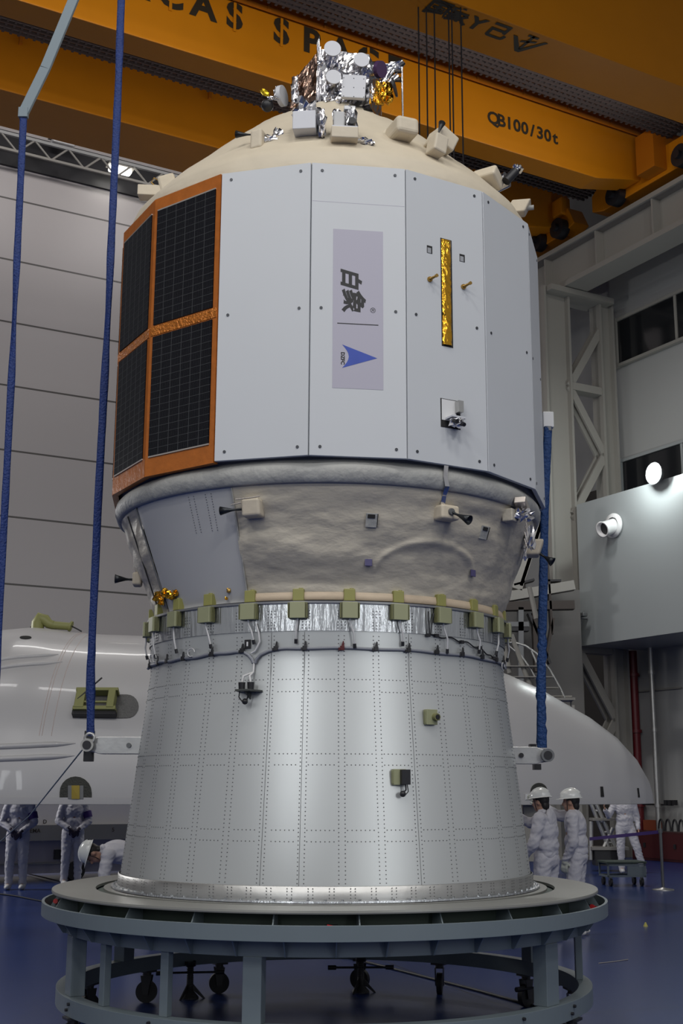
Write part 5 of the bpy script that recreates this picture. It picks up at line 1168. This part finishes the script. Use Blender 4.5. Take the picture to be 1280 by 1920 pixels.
def person(loc, yaw, pose, lab, hat=True, band=None, gloves=None, hood=False, seed=0, group=None):
    J = dict(BASE); J.update(pose); V = {k: (Vector(v) if v is not None else None) for k, v in J.items()}
    t = thing('person', loc, lab, 'person', group); t.rotation_euler = (0, 0, yaw); t.scale = (0.97,)*3; I = Matrix.Identity(4)
    hu = V['hu'].normalized(); hf = (V['hf']-hu*V['hf'].dot(hu)).normalized(); hs = hf.cross(hu)
    H_ = V['head']; b = MB()
    # head with jaw, nose, ears, brow
    ell(b, H_+hu*.02-hf*.008, (.076, .095, .105), (hs, hf, hu)); ell(b, H_-hu*.045+hf*.02, (.058, .070, .075), (hs, hf, hu))
    capsule(b, H_+hf*.086+hu*.015, H_+hf*.108-hu*.022, .009, .014, 8); ell(b, H_-hu*.085+hf*.065, (.024, .020, .018), (hs, hf, hu)); ell(b, H_-hu*.050+hf*.086, (.024, .010, .009), (hs, hf, hu))
    for s_ in (-1, 1): ell(b, H_+hs*(.078*s_)-hf*.005-hu*.005, (.010, .020, .032), (hs, hf, hu)); ell(b, H_+hs*(.030*s_)+hf*.080+hu*.028, (.018, .010, .008), (hs, hf, hu))
    capsule(b, V['neck']-(V['neck']-V['chest'])*.2, H_-hu*.05-hf*.012, .062, .056)
    up_ = (V['neck']-V['chest']).normalized(); sv = (V['sR']-V['sL']).normalized(); fv = up_.cross(sv)*1.0
    ell(b, V['chest'], (.16, .105, .19), (sv, fv, up_)); ell(b, V['pelvis'], (.15, .105, .14), (sv, fv, up_)); capsule(b, V['pelvis'], V['chest'], .12, .12)
    for s_ in 'LR':
        capsule(b, V['s'+s_], V['e'+s_], .050, .040); capsule(b, V['e'+s_], V['w'+s_], .040, .027); capsule(b, V['chest']+up_*.1, V['s'+s_], .075, .055)
        d = V['d'+s_] or (V['w'+s_]-V['e'+s_]); hand(b, V['w'+s_], d, V['p'+s_], .45, 1 if s_ == 'L' else -1)
        capsule(b, V['h'+s_], V['k'+s_], .082, .056); capsule(b, V['k'+s_], V['a'+s_], .053, .036); capsule(b, V['a'+s_], V['a'+s_]+Vector((0, .13, -.045)), .04, .032)
    body = fused(b, 'body', M_skin, t, .0085, mw=I)
    # eyes and brows
    b = MB()
    for s_ in (-1, 1): ell(b, H_+hs*(.031*s_)+hf*.083+hu*.012, (.013, .007, .006), (hs, hf, hu))
    b.build('eyes', M_ink, None); e_ = bpy.data.objects[-1] if False else None
    eo = [o for o in COL.objects if o.name.startswith('eyes') and o.parent is None][0]; eo.parent = t
    # jacket
    b = MB(); c_ = V['chest']; pv = V['pelvis']
    ell(b, c_+up_*.02, (.195, .135, .20), (sv, fv, up_)); ell(b, c_*.45+pv*.55, (.19, .145, .15), (sv, fv, up_)); ell(b, pv+up_*.03, (.185, .145, .10), (sv, fv, up_))
    for s_ in 'LR':
        capsule(b, c_+up_*.10, V['s'+s_]-up_*.01, .095, .078); capsule(b, V['s'+s_], V['e'+s_], .078, .064); e1 = V['e'+s_]; w1 = V['w'+s_]; capsule(b, e1, e1.lerp(w1, .94), .066, .046)
        ell(b, e1.lerp(w1, .80), (.052, .052, .05))
    capsule(b, V['neck']-up_*.05, V['neck']+up_*.015, .085, .068)
    fused(b, 'jacket', M_cloth, t, .012, .011, seed, I)
    if hood:
        b = MB(); ell(b, V['neck']-fv*.085-up_*.08, (.15, .05, .13), (sv, fv, up_)); ell(b, V['neck']-fv*.09-up_*.19, (.07, .035, .08), (sv, fv, up_)); fused(b, 'hood', M_cloth, t, .011, .008, seed+3, I)
    b = MB(); zc = V['neck']+up_*.02
    capsule(b, zc-sv*.05+fv*.02, zc+sv*.05+fv*.02, .028, .028, 10); capsule(b, zc-sv*.06-fv*.03, zc+sv*.06-fv*.03, .030, .030, 10); fused(b, 'collar', M_cloth, t, .009, 0, seed, I)
    # trousers
    b = MB(); ell(b, pv-up_*.03, (.165, .135, .13), (sv, fv, up_))
    for s_ in 'LR': capsule(b, V['h'+s_], V['k'+s_], .108, .084); capsule(b, V['k'+s_], V['a'+s_]+Vector((0, 0, -.005)), .082, .066)
    fused(b, 'trousers', M_cloth, t, .013, .011, seed+7, I)
    for s_ in 'LR':
        b = MB(); a_ = V['a'+s_]; ell(b, a_+Vector((0, .06, -.045)), (.056, .155, .050)); ell(b, a_+Vector((0, .0, -.0)), (.056, .068, .072)); fused(b, 'shoe', M_shoe, t, .009, 0, 0, I)
    b = MB(); ell(b, H_+hu*.032-hf*.022, (.083, .092, .100), (hs, hf, hu)); ell(b, H_-hu*.045-hf*.06, (.062, .042, .062), (hs, hf, hu)); fused(b, 'hair', M_hair, t, .009, .003, 5, I)
    if hat:
        hc = H_+hu*.055-hf*.005; b = MB()
        b.ball(hc, (.112, .135, .108), 0, 28, 12, (hs, hf, hu), zmin=0)
        vs = []; 
        for i in range(28):
            a_ = 2*PI*i/28; k = max(0, math.sin(a_)); vs += [hc+hs*(.110*math.cos(a_))+hf*(.133*math.sin(a_))+hu*.004, hc+hs*((.128)*math.cos(a_))+hf*((.150+.045*k)*math.sin(a_))-hu*.010, hc+hs*(.106*math.cos(a_))+hf*(.13*math.sin(a_))-hu*.008]
        for r_ in (0, 1): b.add(vs, [(3*i+r_, 3*((i+1) % 28)+r_, 3*((i+1) % 28)+r_+1, 3*i+r_+1) for i in range(28)], 0, True)
        b.tube([hc+hf*(.137*math.cos(q_))+hu*(.110*math.sin(q_)) for q_ in [PI*.15+PI*.7*i/10 for i in range(11)]], .010, 8)
        o = b.build('hard_hat', M_hat, None); o.parent = t
        b = MB()
        for s_ in (-1, 1): b.tube([hc+hs*.10*s_+hf*.03, H_+hs*.085*s_-hu*.04+hf*.03, H_-hu*.115+hf*.05+hs*.01*s_], .005, 6)
        o = b.build('chin_strap', M_dark, None); o.parent = t
    if band:
        p_, q_ = V['s'+band], V['e'+band]; d_ = (q_-p_).normalized(); m_ = p_.lerp(q_, .62); b = MB(); b.cyl(m_-d_*.055, m_+d_*.055, .083, .080, 20); o = b.build('armband', M_armb, None); o.parent = t
    if gloves:
        for s_ in 'LR':
            b = MB(); d = V['d'+s_] or (V['w'+s_]-V['e'+s_]); w1 = V['w'+s_]
            hand(b, w1, d, V['p'+s_], .45, 1 if s_ == 'L' else -1); capsule(b, w1-d.normalized()*.03, w1+d.normalized()*.02, .036, .034)
            bb = MB(); cen = w1+d.normalized()*.06
            for v in b.v: bb.v.append(v)
            bb.f = b.f; bb.m = b.m; bb.s = b.s
            g_ = fused(bb, 'glove', gloves, t, .007, 0, 0, I); 
            for v in g_.data.vertices: v.co += v.normal*.0045
    return t
def face(dx, dy): return math.atan2(-dx, dy)   # yaw that turns local +y towards (dx, dy)
M_glove = mat('pale_glove', (.50, .52, .45), .7); M_gloved = mat('dark_glove', (.04, .03, .05), .7)
p = atY(1018, 1500, 14.7)
person((p.x+.02, 14.7, 0), face(-.80, .60), dict(head=(0, .06, 1.575), neck=(0, .03, 1.44), chest=(0, -.01, 1.25), hu=(0, .12, 1), hf=(0, 1, -.15),
    sR=(.17, .06, 1.40), eR=(.20, .32, 1.32), wR=(.14, .53, 1.44), pR=(-1, 0, 0), dR=(-.1, .6, .6), sL=(-.18, -.02, 1.39), eL=(-.27, .02, 1.10), wL=(-.22, .20, .93), pL=(1, 0, 0)),
    'person in white hooded coverall and white hard hat, nearest the capsule, arm raised to it', hood=True, seed=1)
p = atY(1077, 1500, 15.3)
person((p.x, 15.3, 0), face(-.93, .37), dict(head=(0, .05, 1.565), neck=(0, .02, 1.43), hu=(0, .08, 1), hf=(0, 1, -.1),
    sR=(.18, .06, 1.39), eR=(.20, .27, 1.40), wR=(.12, .48, 1.56), dR=(-.1, .7, .5), sL=(-.19, .0, 1.39), eL=(-.25, -.02, 1.10), wL=(-.20, .10, .88), dL=(0, .15, -1)),
    'person in white coverall and white hard hat standing behind, gloved arm stretched left', gloves=M_glove, seed=11)
p = atZ(1180, 1637, 0)
person((p.x-.05, p.y, 0), face(-.12, -1), dict(sL=(-.185, 0, 1.41), wR=(.10, .30, 1.30), eR=(.30, .10, 1.17), pR=(0, 0, 1), aL=(-.30, .05, .09), kL=(-.20, .08, .5), eL=(-.27, -.02, 1.12), wL=(-.25, .04, .88)) if False else
    dict(eR=(.33, .05, 1.15), wR=(.42, .24, 1.27), dR=(.2, .4, .9), pR=(-1, 0, 0), aL=(-.33, .03, .09), kL=(-.22, .06, .5), aR=(.10, -.02, .09)),
    'person in white coverall beyond the equipment cart, legs apart, head hidden by the fairing', hat=False, seed=21)
clasp = dict(eL=(-.27, .04, 1.12), eR=(.27, .04, 1.12), wL=(-.075, .20, .96), wR=(.075, .19, .98), dL=(.55, .15, -.6), dR=(-.55, .2, -.6), pL=(0, -1, 0), pR=(0, -1, 0))
p = atZ(28, 1668, 0)
person((p.x, p.y, 0), face(.10, -1), dict(clasp), 'person in white coverall with purple armband at the far left edge, hands clasped', hat=False, band='L', gloves=M_gloved, seed=31)
p = atZ(132, 1660, 0)
person((p.x, p.y, 0), face(.30, -1), dict(clasp), 'person in white coverall with purple armband standing behind the bending worker', hat=False, band='L', gloves=M_gloved, seed=41)
p = atY(262, 1580, 14.6)
person((p.x, 14.6, 0), face(-1, -.18), dict(pelvis=(0, -.05, .86), chest=(0, .22, 1.00), neck=(0, .40, 1.02), head=(0, .53, .985), hu=(0, .93, .25), hf=(0, .25, -.93),
    sL=(-.18, .36, .98), sR=(.18, .36, .98), eL=(-.22, .40, .70), eR=(.22, .40, .70), wL=(-.16, .50, .46), wR=(.16, .50, .46), hL=(-.095, -.06, .85), hR=(.095, -.06, .85), kL=(-.12, .06, .46), kR=(.12, .02, .46), aL=(-.12, -.08, .09), aR=(.12, -.10, .09)),
    'person bending forward in white coverall and white hard hat beside the foot of the adapter', seed=51)
